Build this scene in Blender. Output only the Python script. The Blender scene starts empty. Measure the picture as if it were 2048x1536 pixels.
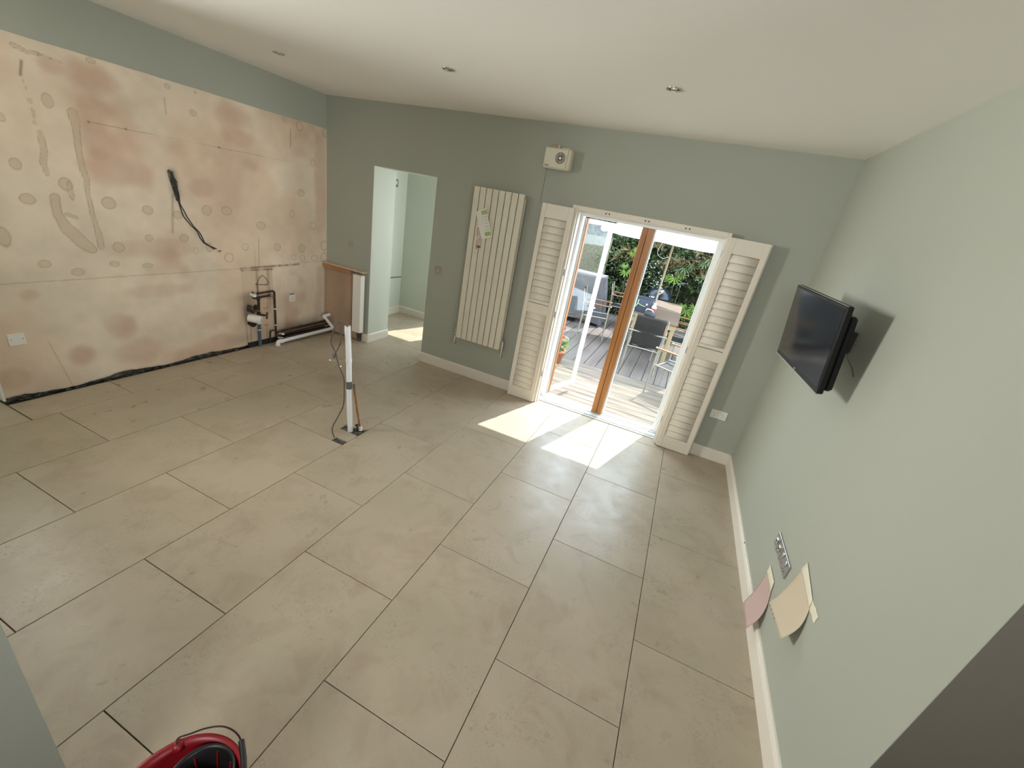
import bpy, math, random
import numpy as np
from mathutils import Matrix, Vector
random.seed(4); rng = np.random.default_rng(7)
S = bpy.context.scene
C = S.collection
PI = math.pi

# ------------------------------------------------------------------ camera
cam_d = bpy.data.cameras.new('camera'); cam = bpy.data.objects.new('camera', cam_d); C.objects.link(cam)
cam_d.sensor_fit = 'HORIZONTAL'; cam_d.sensor_width = 36.0
cam_d.lens = 827.505 / 2048 * 36.0
cam_d.clip_start = 0.02; cam_d.clip_end = 200
cam.location = (-0.33321, -2.39008, 1.95946)
cam.rotation_mode = 'XYZ'; cam.rotation_euler = (1.1641235, -0.17479797, 0.40693233)
S.camera = cam

# ------------------------------------------------------------------ world, sun, exposure
SUN_E = 3.7; SKY = 4.0; EXPO = 1.42
W = bpy.data.worlds.new('world'); S.world = W; W.use_nodes = True
bg = W.node_tree.nodes['Background']; bg.inputs[0].default_value = (0.74, 0.87, 1.0, 1); bg.inputs[1].default_value = SKY
sd = bpy.data.lights.new('sun', 'SUN'); sd.energy = SUN_E; sd.angle = math.radians(0.53); sd.color = (1.0, 0.96, 0.89)
sun = bpy.data.objects.new('sun', sd); C.objects.link(sun)
_el = math.radians(56.0); _h = Vector((0.31, 1.0, 0)).normalized()
sdir = Vector((_h.x * math.cos(_el), _h.y * math.cos(_el), math.sin(_el)))
sun.rotation_euler = sdir.to_track_quat('Z', 'Y').to_euler(); sun.location = (2, 10, 9)

def area(name, loc, target, sx, sy, e, col):
    l = bpy.data.lights.new(name, 'AREA'); l.shape = 'RECTANGLE'; l.size = sx; l.size_y = sy; l.energy = e; l.color = col
    o = bpy.data.objects.new(name, l); C.objects.link(o); o.location = loc
    o.rotation_euler = (Vector(target) - Vector(loc)).to_track_quat('-Z', 'Y').to_euler()
    return o
# added area lamps that brighten the rooms from out of view, no window built
area('side_fill_light', (-5.45, -1.75, 2.05), (0.6, 1.1, 2.15), 0.9, 0.9, 29, (0.98, 0.98, 0.94)).data.spread = math.radians(92)
area('right_fill_light', (2.95, -3.1, 1.6), (-4.5, 1.5, 1.45), 2.0, 1.5, 8.0, (0.97, 0.98, 1.0)).data.spread = math.radians(46)
area('side_room_fill_light', (-2.66, 2.85, 1.5), (-4.5, 2.7, 1.3), 0.7, 1.0, 6, (0.95, 0.98, 1.0))
area('rear_fill_light', (-0.75, -5.6, 2.30), (-0.5, 0.5, 1.3), 1.5, 0.55, 27, (0.94, 0.97, 1.0))
S.view_settings.view_transform = 'Standard'; S.view_settings.look = 'None'
S.view_settings.exposure = EXPO; S.view_settings.gamma = 1.0; S.view_settings.use_curve_mapping = False
S.cycles.use_denoising = True; S.cycles.max_bounces = 12; S.cycles.diffuse_bounces = 6
S.cycles.transparent_max_bounces = 12; S.cycles.sample_clamp_indirect = 6

# ------------------------------------------------------------------ materials
def mat(name, col, rough=0.6, metal=0.0, noise=None, bump=None, trans=0.0, spec=0.5, attr=None, coat=0.0, alpha=None, sub=0.0):
    m = bpy.data.materials.new(name); m.use_nodes = True; nt = m.node_tree; N = nt.nodes; L = nt.links
    b = N['Principled BSDF']; b.inputs['Base Color'].default_value = (*col, 1); b.inputs['Roughness'].default_value = rough
    b.inputs['Metallic'].default_value = metal; b.inputs['Specular IOR Level'].default_value = spec
    b.inputs['Transmission Weight'].default_value = trans; b.inputs['Coat Weight'].default_value = coat
    geo = N.new('ShaderNodeNewGeometry')
    if noise:
        col2, scale, lo, hi = noise[:4]; stretch = noise[4] if len(noise) > 4 else (1, 1, 1)
        mp = N.new('ShaderNodeMapping'); mp.inputs['Scale'].default_value = stretch; L.new(geo.outputs['Position'], mp.inputs[0])
        n = N.new('ShaderNodeTexNoise'); n.inputs['Scale'].default_value = scale; n.inputs['Detail'].default_value = 6; L.new(mp.outputs[0], n.inputs[0])
        r = N.new('ShaderNodeMapRange'); r.inputs[1].default_value = lo; r.inputs[2].default_value = hi; L.new(n.outputs[0], r.inputs[0])
        mx = N.new('ShaderNodeMix'); mx.data_type = 'RGBA'; mx.inputs[6].default_value = (*col, 1); mx.inputs[7].default_value = (*col2, 1)
        L.new(r.outputs[0], mx.inputs[0]); L.new(mx.outputs[2], b.inputs['Base Color'])
    if attr:
        a = N.new('ShaderNodeAttribute'); a.attribute_name = attr; L.new(a.outputs['Color'], b.inputs['Base Color'])
    if bump:
        sc, st, ds = bump[:3]; stretch = bump[3] if len(bump) > 3 else (1, 1, 1)
        mp = N.new('ShaderNodeMapping'); mp.inputs['Scale'].default_value = stretch; L.new(geo.outputs['Position'], mp.inputs[0])
        n = N.new('ShaderNodeTexNoise'); n.inputs['Scale'].default_value = sc; n.inputs['Detail'].default_value = 4; L.new(mp.outputs[0], n.inputs[0])
        bp = N.new('ShaderNodeBump'); bp.inputs['Strength'].default_value = st; bp.inputs['Distance'].default_value = ds
        L.new(n.outputs[0], bp.inputs['Height']); L.new(bp.outputs[0], b.inputs['Normal'])
    return m

def glass_mat(name, tint=(0.97, 0.99, 0.98), refl=0.05):
    m = bpy.data.materials.new(name); m.use_nodes = True; nt = m.node_tree; N = nt.nodes; L = nt.links
    N.remove(N['Principled BSDF']); out = N['Material Output']
    t = N.new('ShaderNodeBsdfTransparent'); t.inputs[0].default_value = (*tint, 1)
    g = N.new('ShaderNodeBsdfGlossy'); g.inputs['Roughness'].default_value = 0.02
    lw = N.new('ShaderNodeLayerWeight'); pw_ = N.new('ShaderNodeMath'); pw_.operation = 'POWER'; pw_.inputs[1].default_value = 5.0; L.new(lw.outputs['Facing'], pw_.inputs[0])
    f = N.new('ShaderNodeMath'); f.operation = 'MULTIPLY_ADD'; f.inputs[1].default_value = 0.5; f.inputs[2].default_value = refl; L.new(pw_.outputs[0], f.inputs[0])
    mx = N.new('ShaderNodeMixShader'); L.new(f.outputs[0], mx.inputs[0]); L.new(t.outputs[0], mx.inputs[1]); L.new(g.outputs[0], mx.inputs[2]); L.new(mx.outputs[0], out.inputs[0])
    return m

def leaf_mat(name, col, col2, tr=0.35):
    m = bpy.data.materials.new(name); m.use_nodes = True; nt = m.node_tree; N = nt.nodes; L = nt.links
    b = N['Principled BSDF']; b.inputs['Roughness'].default_value = 0.42; out = N['Material Output']
    geo = N.new('ShaderNodeNewGeometry'); n = N.new('ShaderNodeTexNoise'); n.inputs['Scale'].default_value = 3.2; n.inputs['Detail'].default_value = 8
    L.new(geo.outputs['Position'], n.inputs[0])
    a = N.new('ShaderNodeMath'); a.operation = 'MULTIPLY_ADD'; a.inputs[1].default_value = 0.55; L.new(geo.outputs['Random Per Island'], a.inputs[0])
    s = N.new('ShaderNodeMath'); s.operation = 'MULTIPLY_ADD'; s.inputs[1].default_value = 1.6; s.inputs[2].default_value = -0.58; L.new(n.outputs[0], s.inputs[0]); L.new(s.outputs[0], a.inputs[2])
    mx = N.new('ShaderNodeMix'); mx.data_type = 'RGBA'; mx.inputs[6].default_value = (*col, 1); mx.inputs[7].default_value = (*col2, 1); mx.clamp_factor = True
    L.new(a.outputs[0], mx.inputs[0]); L.new(mx.outputs[2], b.inputs['Base Color'])
    t = N.new('ShaderNodeBsdfTranslucent'); L.new(mx.outputs[2], t.inputs[0])
    ms = N.new('ShaderNodeMixShader'); ms.inputs[0].default_value = tr
    L.new(b.outputs[0], ms.inputs[1]); L.new(t.outputs[0], ms.inputs[2]); L.new(ms.outputs[0], out.inputs[0])
    return m

def tile_mat():
    m = bpy.data.materials.new('stone_tile'); m.use_nodes = True; nt = m.node_tree; N = nt.nodes; L = nt.links
    b = N['Principled BSDF']; geo = N.new('ShaderNodeNewGeometry'); oi = N.new('ShaderNodeObjectInfo')
    add = N.new('ShaderNodeVectorMath'); add.operation = 'MULTIPLY_ADD'
    cb = N.new('ShaderNodeCombineXYZ')
    for i, k in enumerate((13.0, 31.0, 7.0)):
        q = N.new('ShaderNodeMath'); q.operation = 'MULTIPLY'; q.inputs[1].default_value = k; L.new(oi.outputs['Random'], q.inputs[0]); L.new(q.outputs[0], cb.inputs[i])
    add.inputs[1].default_value = (1, 1, 1); L.new(geo.outputs['Position'], add.inputs[0]); L.new(cb.outputs[0], add.inputs[2])
    def nz(scale, det, rough=0.5, dist=0.0):
        n = N.new('ShaderNodeTexNoise'); n.inputs['Scale'].default_value = scale; n.inputs['Detail'].default_value = det
        n.inputs['Roughness'].default_value = rough; n.inputs['Distortion'].default_value = dist; L.new(add.outputs[0], n.inputs[0]); return n
    def rng_(n, lo, hi, a=0.0, c=1.0):
        r = N.new('ShaderNodeMapRange'); r.inputs[1].default_value = lo; r.inputs[2].default_value = hi; r.inputs[3].default_value = a; r.inputs[4].default_value = c
        L.new(n.outputs[0], r.inputs[0]); return r
    def mixc(fac, A, B):
        mx = N.new('ShaderNodeMix'); mx.data_type = 'RGBA'; L.new(fac.outputs[0], mx.inputs[0])
        for i, v in ((6, A), (7, B)):
            if isinstance(v, tuple): mx.inputs[i].default_value = (*v, 1)
            else: L.new(v.outputs[2], mx.inputs[i])
        return mx
    c1 = mixc(rng_(nz(2.6, 5), 0.35, 0.65), TILE_A, TILE_B)
    c2 = mixc(rng_(nz(5.0, 8, 0.6, 0.6), 0.48, 0.70, 0, 0.75), c1, TILE_C)
    # patches of fine dark veining
    patch = rng_(nz(3.1, 3), 0.46, 0.66); vein = rng_(nz(64, 4, 0.6, 1.2), 0.54, 0.68, 0, 0.8)
    mu = N.new('ShaderNodeMath'); mu.operation = 'MULTIPLY'; L.new(patch.outputs[0], mu.inputs[0]); L.new(vein.outputs[0], mu.inputs[1])
    c3 = mixc(mu, c2, TILE_D)
    L.new(c3.outputs[2], b.inputs['Base Color'])
    r = rng_(nz(8, 4), 0.3, 0.7, 0.27, 0.40); L.new(r.outputs[0], b.inputs['Roughness'])
    bp = N.new('ShaderNodeBump'); bp.inputs['Strength'].default_value = 0.25; bp.inputs['Distance'].default_value = 0.002
    L.new(nz(30, 6, 0.6).outputs[0], bp.inputs['Height']); L.new(bp.outputs[0], b.inputs['Normal'])
    return m
TILE_A = (0.455, 0.380, 0.285); TILE_B = (0.405, 0.345, 0.250); TILE_C = (0.36, 0.28, 0.205); TILE_D = (0.27, 0.225, 0.165)

M = {}
OUT = 1.15
M['tile'] = tile_mat()
M['screed'] = mat('screed', (0.035, 0.030, 0.024), 0.95, noise=((0.09, 0.08, 0.07), 30, 0.4, 0.7), bump=(60, 0.6, 0.004))
M['rubble'] = mat('rubble', (0.05, 0.05, 0.043), 0.95, noise=((0.20, 0.17, 0.13), 26, 0.45, 0.7), bump=(50, 0.8, 0.006))
M['sage'] = mat('sage_paint', (0.37, 0.385, 0.325), 0.62, bump=(220, 0.06, 0.001))
M['sage_lit'] = mat('sage_paint_lit', (0.56, 0.60, 0.52), 0.62)  # sage lifted paler, standing in for daylight on the reveal and side room
M['ceil'] = mat('ceiling_paint', (0.88, 0.86, 0.82), 0.85)
M['plaster'] = mat('bare_plaster', (0.5, 0.4, 0.3), 0.8, attr='stain', bump=(35, 0.12, 0.004))
M['pinkboard'] = mat('pink_plasterboard', (0.44, 0.31, 0.215), 0.85, noise=((0.36, 0.25, 0.17), 5, 0.35, 0.65, (1, 1, 0.4)))
M['white'] = mat('white_gloss', (0.80, 0.775, 0.72), 0.35)
M['skirt'] = mat('skirting_paint', (0.72, 0.67, 0.58), 0.38)
M['shutter'] = mat('shutter_paint', (0.74, 0.68, 0.58), 0.42)
M['upvc'] = mat('door_frame_white', (0.82, 0.82, 0.80), 0.3)
M['oak'] = mat('oak_varnish', (0.52, 0.235, 0.075), 0.38, noise=((0.36, 0.14, 0.04), 14, 0.4, 0.65, (1, 1, 0.06)), bump=(90, 0.1, 0.001, (1, 1, 0.06)))
M['rawwood'] = mat('raw_timber', (0.48, 0.25, 0.11), 0.6, noise=((0.32, 0.15, 0.06), 20, 0.4, 0.65, (0.1, 1, 1)))
M['dusty'] = mat('dusty_board', (0.52, 0.38, 0.26), 0.85, noise=((0.40, 0.27, 0.17), 14, 0.35, 0.65))
M['radiator'] = mat('radiator_enamel', (0.70, 0.655, 0.545), 0.30)
M['chrome'] = mat('chrome', (0.62, 0.62, 0.60), 0.16, 1.0)
M['brushed'] = mat('brushed_steel', (0.46, 0.44, 0.42), 0.34, 1.0)
M['darkgap'] = mat('dark_void', (0.012, 0.012, 0.012), 0.8)
M['plastic_white'] = mat('plastic_white', (0.78, 0.76, 0.70), 0.4)
M['pipe_white'] = mat('waste_pipe_white', (0.74, 0.735, 0.73), 0.32)
M['pipe_dark'] = mat('tarnished_pipe', (0.030, 0.020, 0.015), 0.55, 0.3, noise=((0.10, 0.05, 0.03), 30, 0.5, 0.7))
M['pipe_blue'] = mat('blue_water_pipe', (0.06, 0.10, 0.13), 0.5)
M['copper'] = mat('old_copper', (0.42, 0.13, 0.06), 0.42, 0.6, noise=((0.20, 0.06, 0.03), 25, 0.4, 0.7))
M['brass'] = mat('dull_brass', (0.30, 0.24, 0.14), 0.4, 0.8)
M['tape_grey'] = mat('grey_tape', (0.10, 0.105, 0.10), 0.5)
M['cable'] = mat('grey_cable', (0.075, 0.065, 0.05), 0.5)
M['cable_black'] = mat('black_cable', (0.025, 0.024, 0.022), 0.5)
M['fan'] = mat('fan_plastic', (0.66, 0.62, 0.50), 0.4)
M['tv_black'] = mat('tv_black', (0.0035, 0.0035, 0.0035), 0.45, spec=0.3)
M['screen'] = mat('tv_screen', (0.006, 0.006, 0.006), 0.10, spec=0.35)
M['masking'] = mat('masking_tape', (0.70, 0.66, 0.52), 0.8)
M['pink'] = mat('pink_paint', (0.50, 0.36, 0.33), 0.75)
M['beige'] = mat('beige_paint', (0.56, 0.47, 0.345), 0.75)
M['paper'] = mat('paper', (0.78, 0.76, 0.70), 0.7)
M['green_print'] = mat('green_print', (0.36, 0.50, 0.16), 0.7)
M['ink'] = mat('grey_ink', (0.12, 0.12, 0.13), 0.7)
M['red'] = mat('red_plastic', (0.27, 0.008, 0.014), 0.38)
M['black'] = mat('black_plastic', (0.012, 0.010, 0.010), 0.4)
M['wire'] = mat('dark_wire', (0.05, 0.03, 0.025), 0.4, 0.8)
M['glass'] = glass_mat('clear_glass', (0.93, 0.95, 0.94), 0.022)
M['render'] = mat('outside_render', (0.5, 0.48, 0.43), 0.9)
M['deck'] = mat('deck_timber', (0.094, 0.076, 0.067), 0.75, noise=((0.064, 0.050, 0.044), 9, 0.35, 0.65, (1, 0.12, 1)), bump=(60, 0.3, 0.003, (1, 0.03, 1)))
M['deck_x'] = mat('deck_timber_cross', (0.140, 0.115, 0.088), 0.8, noise=((0.075, 0.055, 0.042), 12, 0.35, 0.65, (0.12, 1, 1)), bump=(150, 0.5, 0.004, (0.03, 1, 1)))
M['soil'] = mat('soil', (0.10, 0.075, 0.05), 0.95)
M['steel_frame'] = mat('cream_metal', (0.26, 0.245, 0.20), 0.32, 0.35)
M['mesh_dark'] = mat('charcoal_mesh', (0.030, 0.030, 0.032), 0.7)
def sling_mat():
    m = bpy.data.materials.new('woven_mesh'); m.use_nodes = True; nt = m.node_tree; N = nt.nodes; L = nt.links
    b = N['Principled BSDF']; b.inputs['Base Color'].default_value = (0.012, 0.012, 0.013, 1); b.inputs['Roughness'].default_value = 0.6
    t = N.new('ShaderNodeBsdfTransparent'); mx = N.new('ShaderNodeMixShader'); mx.inputs[0].default_value = 0.80
    L.new(t.outputs[0], mx.inputs[1]); L.new(b.outputs[0], mx.inputs[2]); L.new(mx.outputs[0], N['Material Output'].inputs[0]); return m
M['sling'] = sling_mat()
M['teak'] = mat('teak_orange', (0.22, 0.095, 0.035), 0.5, noise=((0.17, 0.07, 0.028), 18, 0.4, 0.65))
M['table'] = mat('table_slats', (0.135, 0.085, 0.06), 0.5, noise=((0.10, 0.065, 0.045), 12, 0.35, 0.65, (0.15, 1, 1)))
M['pale_wood'] = mat('pale_wood', (0.24, 0.17, 0.09), 0.5)
M['canvas'] = mat('white_canvas', (0.86, 0.86, 0.84), 0.8)
M['tarp'] = mat('grey_tarpaulin', (0.060, 0.058, 0.064), 0.5, bump=(7, 0.6, 0.03))
M['kettle'] = mat('kettle_enamel', (0.006, 0.010, 0.020), 0.3, spec=0.35)
M['navy'] = mat('navy_fabric', (0.028, 0.034, 0.055), 0.7)
M['lime'] = mat('lime_trim', (0.35, 0.62, 0.22), 0.6)
M['terracotta'] = mat('terracotta', (0.36, 0.13, 0.055), 0.8)
M['flower'] = mat('red_petal', (0.40, 0.006, 0.012), 0.6)
M['leaf_dark'] = leaf_mat('hedge_leaf', (0.006, 0.015, 0.005), (0.055, 0.085, 0.02))
M['leaf_mid'] = leaf_mat('bush_leaf', (0.02, 0.042, 0.013), (0.105, 0.155, 0.06))
M['leaf_bright'] = leaf_mat('bright_leaf', (0.08, 0.17, 0.012), (0.20, 0.28, 0.035), 0.5)
M['leaf_brown'] = leaf_mat('dry_leaf', (0.05, 0.038, 0.012), (0.14, 0.105, 0.038), 0.4)
M['leaf_white'] = leaf_mat('white_blossom', (0.3, 0.33, 0.3), (0.5, 0.52, 0.5), 0.3)
M['stem'] = mat('brown_stem', (0.05, 0.04, 0.025), 0.9)
M['brush'] = mat('brushwood', (0.08, 0.08, 0.05), 0.9, noise=((0.14, 0.135, 0.085), 22, 0.4, 0.65), bump=(40, 0.8, 0.02))
for k_m in ('deck', 'deck_x', 'steel_frame', 'table', 'pale_wood', 'tarp', 'brush', 'leaf_dark', 'leaf_mid', 'leaf_bright', 'leaf_brown', 'teak', 'navy', 'terracotta'):
    for n_m in M[k_m].node_tree.nodes:      # one place to set how light the weathered outdoor things are
        for i_m in ([n_m.inputs['Base Color']] if n_m.type == 'BSDF_PRINCIPLED' else [n_m.inputs[6], n_m.inputs[7]] if n_m.type == 'MIX' else []):
            c_m = i_m.default_value; i_m.default_value = (min(c_m[0] * OUT, 0.9), min(c_m[1] * OUT, 0.9), min(c_m[2] * OUT, 0.9), 1)
M['alu_white'] = mat('threshold_white', (0.62, 0.63, 0.62), 0.4)
M['groove_shade'] = mat('groove_grey', (0.10, 0.10, 0.10), 0.7)  # dark tone of the groove strips, shade put into the colour
M['patch'] = mat('faded_pink_sage', (0.36, 0.33, 0.28), 0.7)
M['nib'] = mat('shaded_nib', (0.10, 0.088, 0.064), 0.9, bump=(40, 0.5, 0.004, (1, 1, 0.05)))  # dark brown standing in for shade on the near wall face

# ------------------------------------------------------------------ mesh helpers
ORG = {}      # object -> (origin, rotz)
class MB:
    def __init__(s): s.v = []; s.f = []; s.sm = []
    def add(s, v, f, smooth=False):
        n = len(s.v); s.v += [tuple(p) for p in v]; s.f += [tuple(i + n for i in q) for q in f]; s.sm += [smooth] * len(f); return s
    def box(s, x0, x1, y0, y1, z0, z1, bev=0.0):
        x0, x1 = min(x0, x1), max(x0, x1); y0, y1 = min(y0, y1), max(y0, y1); z0, z1 = min(z0, z1), max(z0, z1)
        if bev <= 0:
            v = [(x, y, z) for z in (z0, z1) for y in (y0, y1) for x in (x0, x1)]
            f = [(0, 2, 3, 1), (4, 5, 7, 6), (0, 1, 5, 4), (2, 6, 7, 3), (0, 4, 6, 2), (1, 3, 7, 5)]
            return s.add(v, f)
        b = min(bev, (x1 - x0) / 2.01, (y1 - y0) / 2.01, (z1 - z0) / 2.01)
        bm = []; 
        X = (x0, x1); Y = (y0, y1); Z = (z0, z1); sg = (1, -1); idx = {}
        v = []
        for i in (0, 1):
            for j in (0, 1):
                for k in (0, 1):
                    for a in range(3):
                        p = [X[i] + sg[i] * b, Y[j] + sg[j] * b, Z[k] + sg[k] * b]
                        p[a] = (X, Y, Z)[a][(i, j, k)[a]]
                        idx[i, j, k, a] = len(v); v.append(tuple(p))
        f = []
        for a in range(3):
            o = [q for q in range(3) if q != a]
            for e in (0, 1):
                q = []
                for (m, n) in ((0, 0), (1, 0), (1, 1), (0, 1)):
                    t = [0, 0, 0]; t[a] = e; t[o[0]] = m; t[o[1]] = n; q.append(idx[(*t, a)])
                f.append(q)
        for a in range(3):      # edges parallel to axis a
            o = [q for q in range(3) if q != a]
            for m in (0, 1):
                for n in (0, 1):
                    def g(e, ax):
                        t = [0, 0, 0]; t[a] = e; t[o[0]] = m; t[o[1]] = n; return idx[(*t, ax)]
                    f.append((g(0, o[0]), g(1, o[0]), g(1, o[1]), g(0, o[1])))
        for i in (0, 1):
            for j in (0, 1):
                for k in (0, 1): f.append(tuple(idx[i, j, k, a] for a in range(3)))
        return s.add(v, f)
    def tube(s, pts, r, n=10, cap=True, radii=None, closed=False):
        P = [Vector(p) for p in pts]; m = len(P); v = []; f = []
        up = None
        for i, p in enumerate(P):
            if closed: d = P[(i + 1) % m] - P[i - 1]
            else: d = (P[min(i + 1, m - 1)] - P[max(i - 1, 0)])
            d = d.normalized() if d.length > 0 else Vector((0, 0, 1))
            if up is None:
                up = Vector((0, 0, 1)) if abs(d.z) < 0.9 else Vector((1, 0, 0))
            a = (up - d * up.dot(d)); a = a.normalized() if a.length > 1e-6 else d.orthogonal().normalized()
            up = a; b = d.cross(a); rr = radii[i] if radii else r
            for k in range(n):
                t = 2 * PI * k / n; v.append(p + a * (rr * math.cos(t)) + b * (rr * math.sin(t)))
        for i in range(m if closed else m - 1):
            j = (i + 1) % m
            for k in range(n): f.append((i * n + k, i * n + (k + 1) % n, j * n + (k + 1) % n, j * n + k))
        s.add(v, f, True)
        if cap and not closed:
            s.add(v[:n], [tuple(range(n))[::-1]]); s.add(v[-n:], [tuple(range(n))])
        return s
    def cyl(s, p0, p1, r, n=16, r2=None):
        return s.tube([p0, p1], r, n, True, [r, r if r2 is None else r2])
    def lathe(s, prof, c, n=32, ax='z', cap=False, smooth=True):
        v = []; f = []
        for (r, h) in prof:
            for k in range(n):
                t = 2 * PI * k / n; a, b = r * math.cos(t), r * math.sin(t)
                q = {'z': (a, b, h), 'y': (a, h, b), 'x': (h, a, b)}[ax]
                v.append((c[0] + q[0], c[1] + q[1], c[2] + q[2]))
        for i in range(len(prof) - 1):
            for k in range(n): f.append((i * n + k, i * n + (k + 1) % n, (i + 1) * n + (k + 1) % n, (i + 1) * n + k))
        if cap: f.append(tuple(range((len(prof) - 1) * n, len(prof) * n))); f.append(tuple(range(n))[::-1])
        return s.add(v, f, smooth)
    def prism(s, poly, z0, z1, axis='z'):
        n = len(poly)
        def q(p, h): return {'z': (p[0], p[1], h), 'y': (p[0], h, p[1]), 'x': (h, p[0], p[1])}[axis]
        v = [q(p, z0) for p in poly] + [q(p, z1) for p in poly]
        f = [tuple(range(n))[::-1], tuple(range(n, 2 * n))] + [(i, (i + 1) % n, n + (i + 1) % n, n + i) for i in range(n)]
        return s.add(v, f)
    def grid(s, fn, nu, nv, smooth=True, thick=None):
        v = [fn(i / nu, j / nv) for j in range(nv + 1) for i in range(nu + 1)]
        f = [(j * (nu + 1) + i, j * (nu + 1) + i + 1, (j + 1) * (nu + 1) + i + 1, (j + 1) * (nu + 1) + i) for j in range(nv) for i in range(nu)]
        if thick:
            t = Vector(thick); n = len(v); w = [Vector(p) + t for p in v]
            e = [i for i in range(nu + 1)] + [(j + 1) * (nu + 1) - 1 for j in range(1, nv + 1)] + [nv * (nu + 1) + i for i in range(nu - 1, -1, -1)] + [j * (nu + 1) for j in range(nv - 1, 0, -1)]
            f2 = [tuple(i + n for i in q[::-1]) for q in f] + [(e[i], e[(i + 1) % len(e)], e[(i + 1) % len(e)] + n, e[i] + n) for i in range(len(e))]
            return s.add(list(v) + w, f + f2, smooth)
        return s.add(v, f, smooth)
    def mesh(s, name):
        me = bpy.data.meshes.new(name); me.from_pydata(s.v, [], s.f); me.polygons.foreach_set('use_smooth', s.sm); me.update()
        import bmesh
        if len(s.f) < 60000:
            bm = bmesh.new(); bm.from_mesh(me); bmesh.ops.recalc_face_normals(bm, faces=bm.faces); bm.to_mesh(me); bm.free()
        return me
    def build(s, name, m, parent=None, local=False):
        if parent is not None and not local:
            o = ORG.get(parent.name, Vector((0, 0, 0)))
            s.v = [(p[0] - o[0], p[1] - o[1], p[2] - o[2]) for p in s.v]
        me = s.mesh(name); me.materials.append(M[m] if isinstance(m, str) else m)
        o = bpy.data.objects.new(name, me); C.objects.link(o)
        if parent is not None: o.parent = parent
        return o
def put(name, me, loc, parent=None, rot=(0, 0, 0)):
    o = bpy.data.objects.new(name, me); C.objects.link(o)
    if parent is not None:
        g = ORG.get(parent.name, Vector((0, 0, 0))); loc = (loc[0] - g[0], loc[1] - g[1], loc[2] - g[2]); o.parent = parent
    o.location = loc; o.rotation_euler = rot; return o
def tag(o, label, cat, group=None, kind=None):
    o['label'] = label; o['category'] = cat
    if group: o['group'] = group
    if kind: o['kind'] = kind
    return o
def thing(name, label, cat, loc=(0, 0, 0), rotz=0, group=None):
    o = bpy.data.objects.new(name, None); C.objects.link(o); o.location = loc; o.rotation_euler = (0, 0, rotz)
    o.empty_display_size = 0.1; ORG[o.name] = Vector(loc); return tag(o, label, cat, group)
def struct(o): o['kind'] = 'structure'; return o
def sempty(name, loc=(0, 0, 0)):
    o = bpy.data.objects.new(name, None); C.objects.link(o); o.location = loc; ORG[o.name] = Vector(loc); o['kind'] = 'structure'; return o

# ------------------------------------------------------------------ room constants
XR, XL, YB, H = 0.610, -4.56, 1.785, 2.72
YN = -1.24
DX0, DX1, DZ = -3.870, -3.035, 2.10            # plain doorway in the back wall
FX0, FX1, FZ = -1.455, -0.095, 2.035           # french door opening
YO = 2.14                                      # outer face of back wall

# floor: dark screed with separate tiles
fl = struct(MB().box(-6.0, 3.2, -6.0, 1.80, -0.12, -0.012).box(-4.80, -2.2, 1.80, 3.42, -0.12, -0.012).build('floor', 'screed'))
def tile_mesh(poly, nm='tile'):
    n = len(poly); cx = sum(p[0] for p in poly) / n; cy = sum(p[1] for p in poly) / n
    mb = MB(); b = 0.0012
    x0 = min(p[0] for p in poly); x1 = max(p[0] for p in poly); y0 = min(p[1] for p in poly); y1 = max(p[1] for p in poly)
    if n == 4:
        o = [(x0, y0), (x1, y0), (x1, y1), (x0, y1)]; i_ = [(x0 + b, y0 + b), (x1 - b, y0 + b), (x1 - b, y1 - b), (x0 + b, y1 - b)]
        v = [(*p, -0.011) for p in o] + [(*p, -b) for p in o] + [(*p, 0.0) for p in i_]
        f = [(8, 9, 10, 11)] + [(k, (k + 1) % 4, 4 + (k + 1) % 4, 4 + k) for k in range(4)] + [(4 + k, 4 + (k + 1) % 4, 8 + (k + 1) % 4, 8 + k) for k in range(4)]
        mb.add(v, f)
    else: mb.prism(poly, -0.011, 0.0)
    return mb
GAP = 0.0036; TA = 0.9078
for k in range(-3, 9):
    cx1 = -0.6 * k; cx0 = cx1 - 0.6
    off = 0.7165 if k % 2 == 0 else 1.1740
    for n in range(-4, 6):
        y1 = off + n * TA; y0 = y1 - TA
        x0, x1 = cx0, cx1
        ylim = 3.31 if k in (5, 6, 7) else 1.80
        if k == 4: ylim = 3.31
        y1c = min(y1, ylim); y0c = max(y0, -2.95)
        if y1c - y0c < 0.03: continue
        segs = [(x0, x1, y0c, y1c)]
        out = []
        for (a, b, c, d) in segs:
            if c >= YN - 0.02:  # inside the extension
                a = max(a, -4.527); b = min(b, 0.602); out.append((a, b, c, d))
            elif d <= YN: out.append((a, b, c, d))
            else:
                if a < -4.527 or b > 0.602:
                    a2 = max(a, -4.527); b2 = min(b, 0.602)
                    if b2 - a2 > 0.02: out.append((a2, b2, YN, d)); out.append((a, b, c, YN - GAP))
                    else: out.append((a, b, c, YN - GAP))
                else: out.append((a, b, c, d))
        for (a, b, c, d) in out:
            if k == 4:      # column with side room beyond: stop in the main room, resume behind the wall
                if c >= 1.79 and False: continue
            if b - a < 0.03 or d - c < 0.02: continue
            g = GAP / 2; a += g; b -= g; c += g; d -= g
            if k == 4 and c < 0.05 < d:
                poly = [(a, c), (-2.520, c), (-2.513, -0.132), (b, -0.132), (b, -0.020), (-2.594, -0.020), (-2.600, 0.053), (-2.45, 0.083), (b, 0.103), (b, d), (a, d)]
                tile_mesh(poly).build('tile', 'tile', fl)
            else:
                tile_mesh([(a, c), (b, c), (b, d), (a, d)]).build('tile', 'tile', fl)
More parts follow.
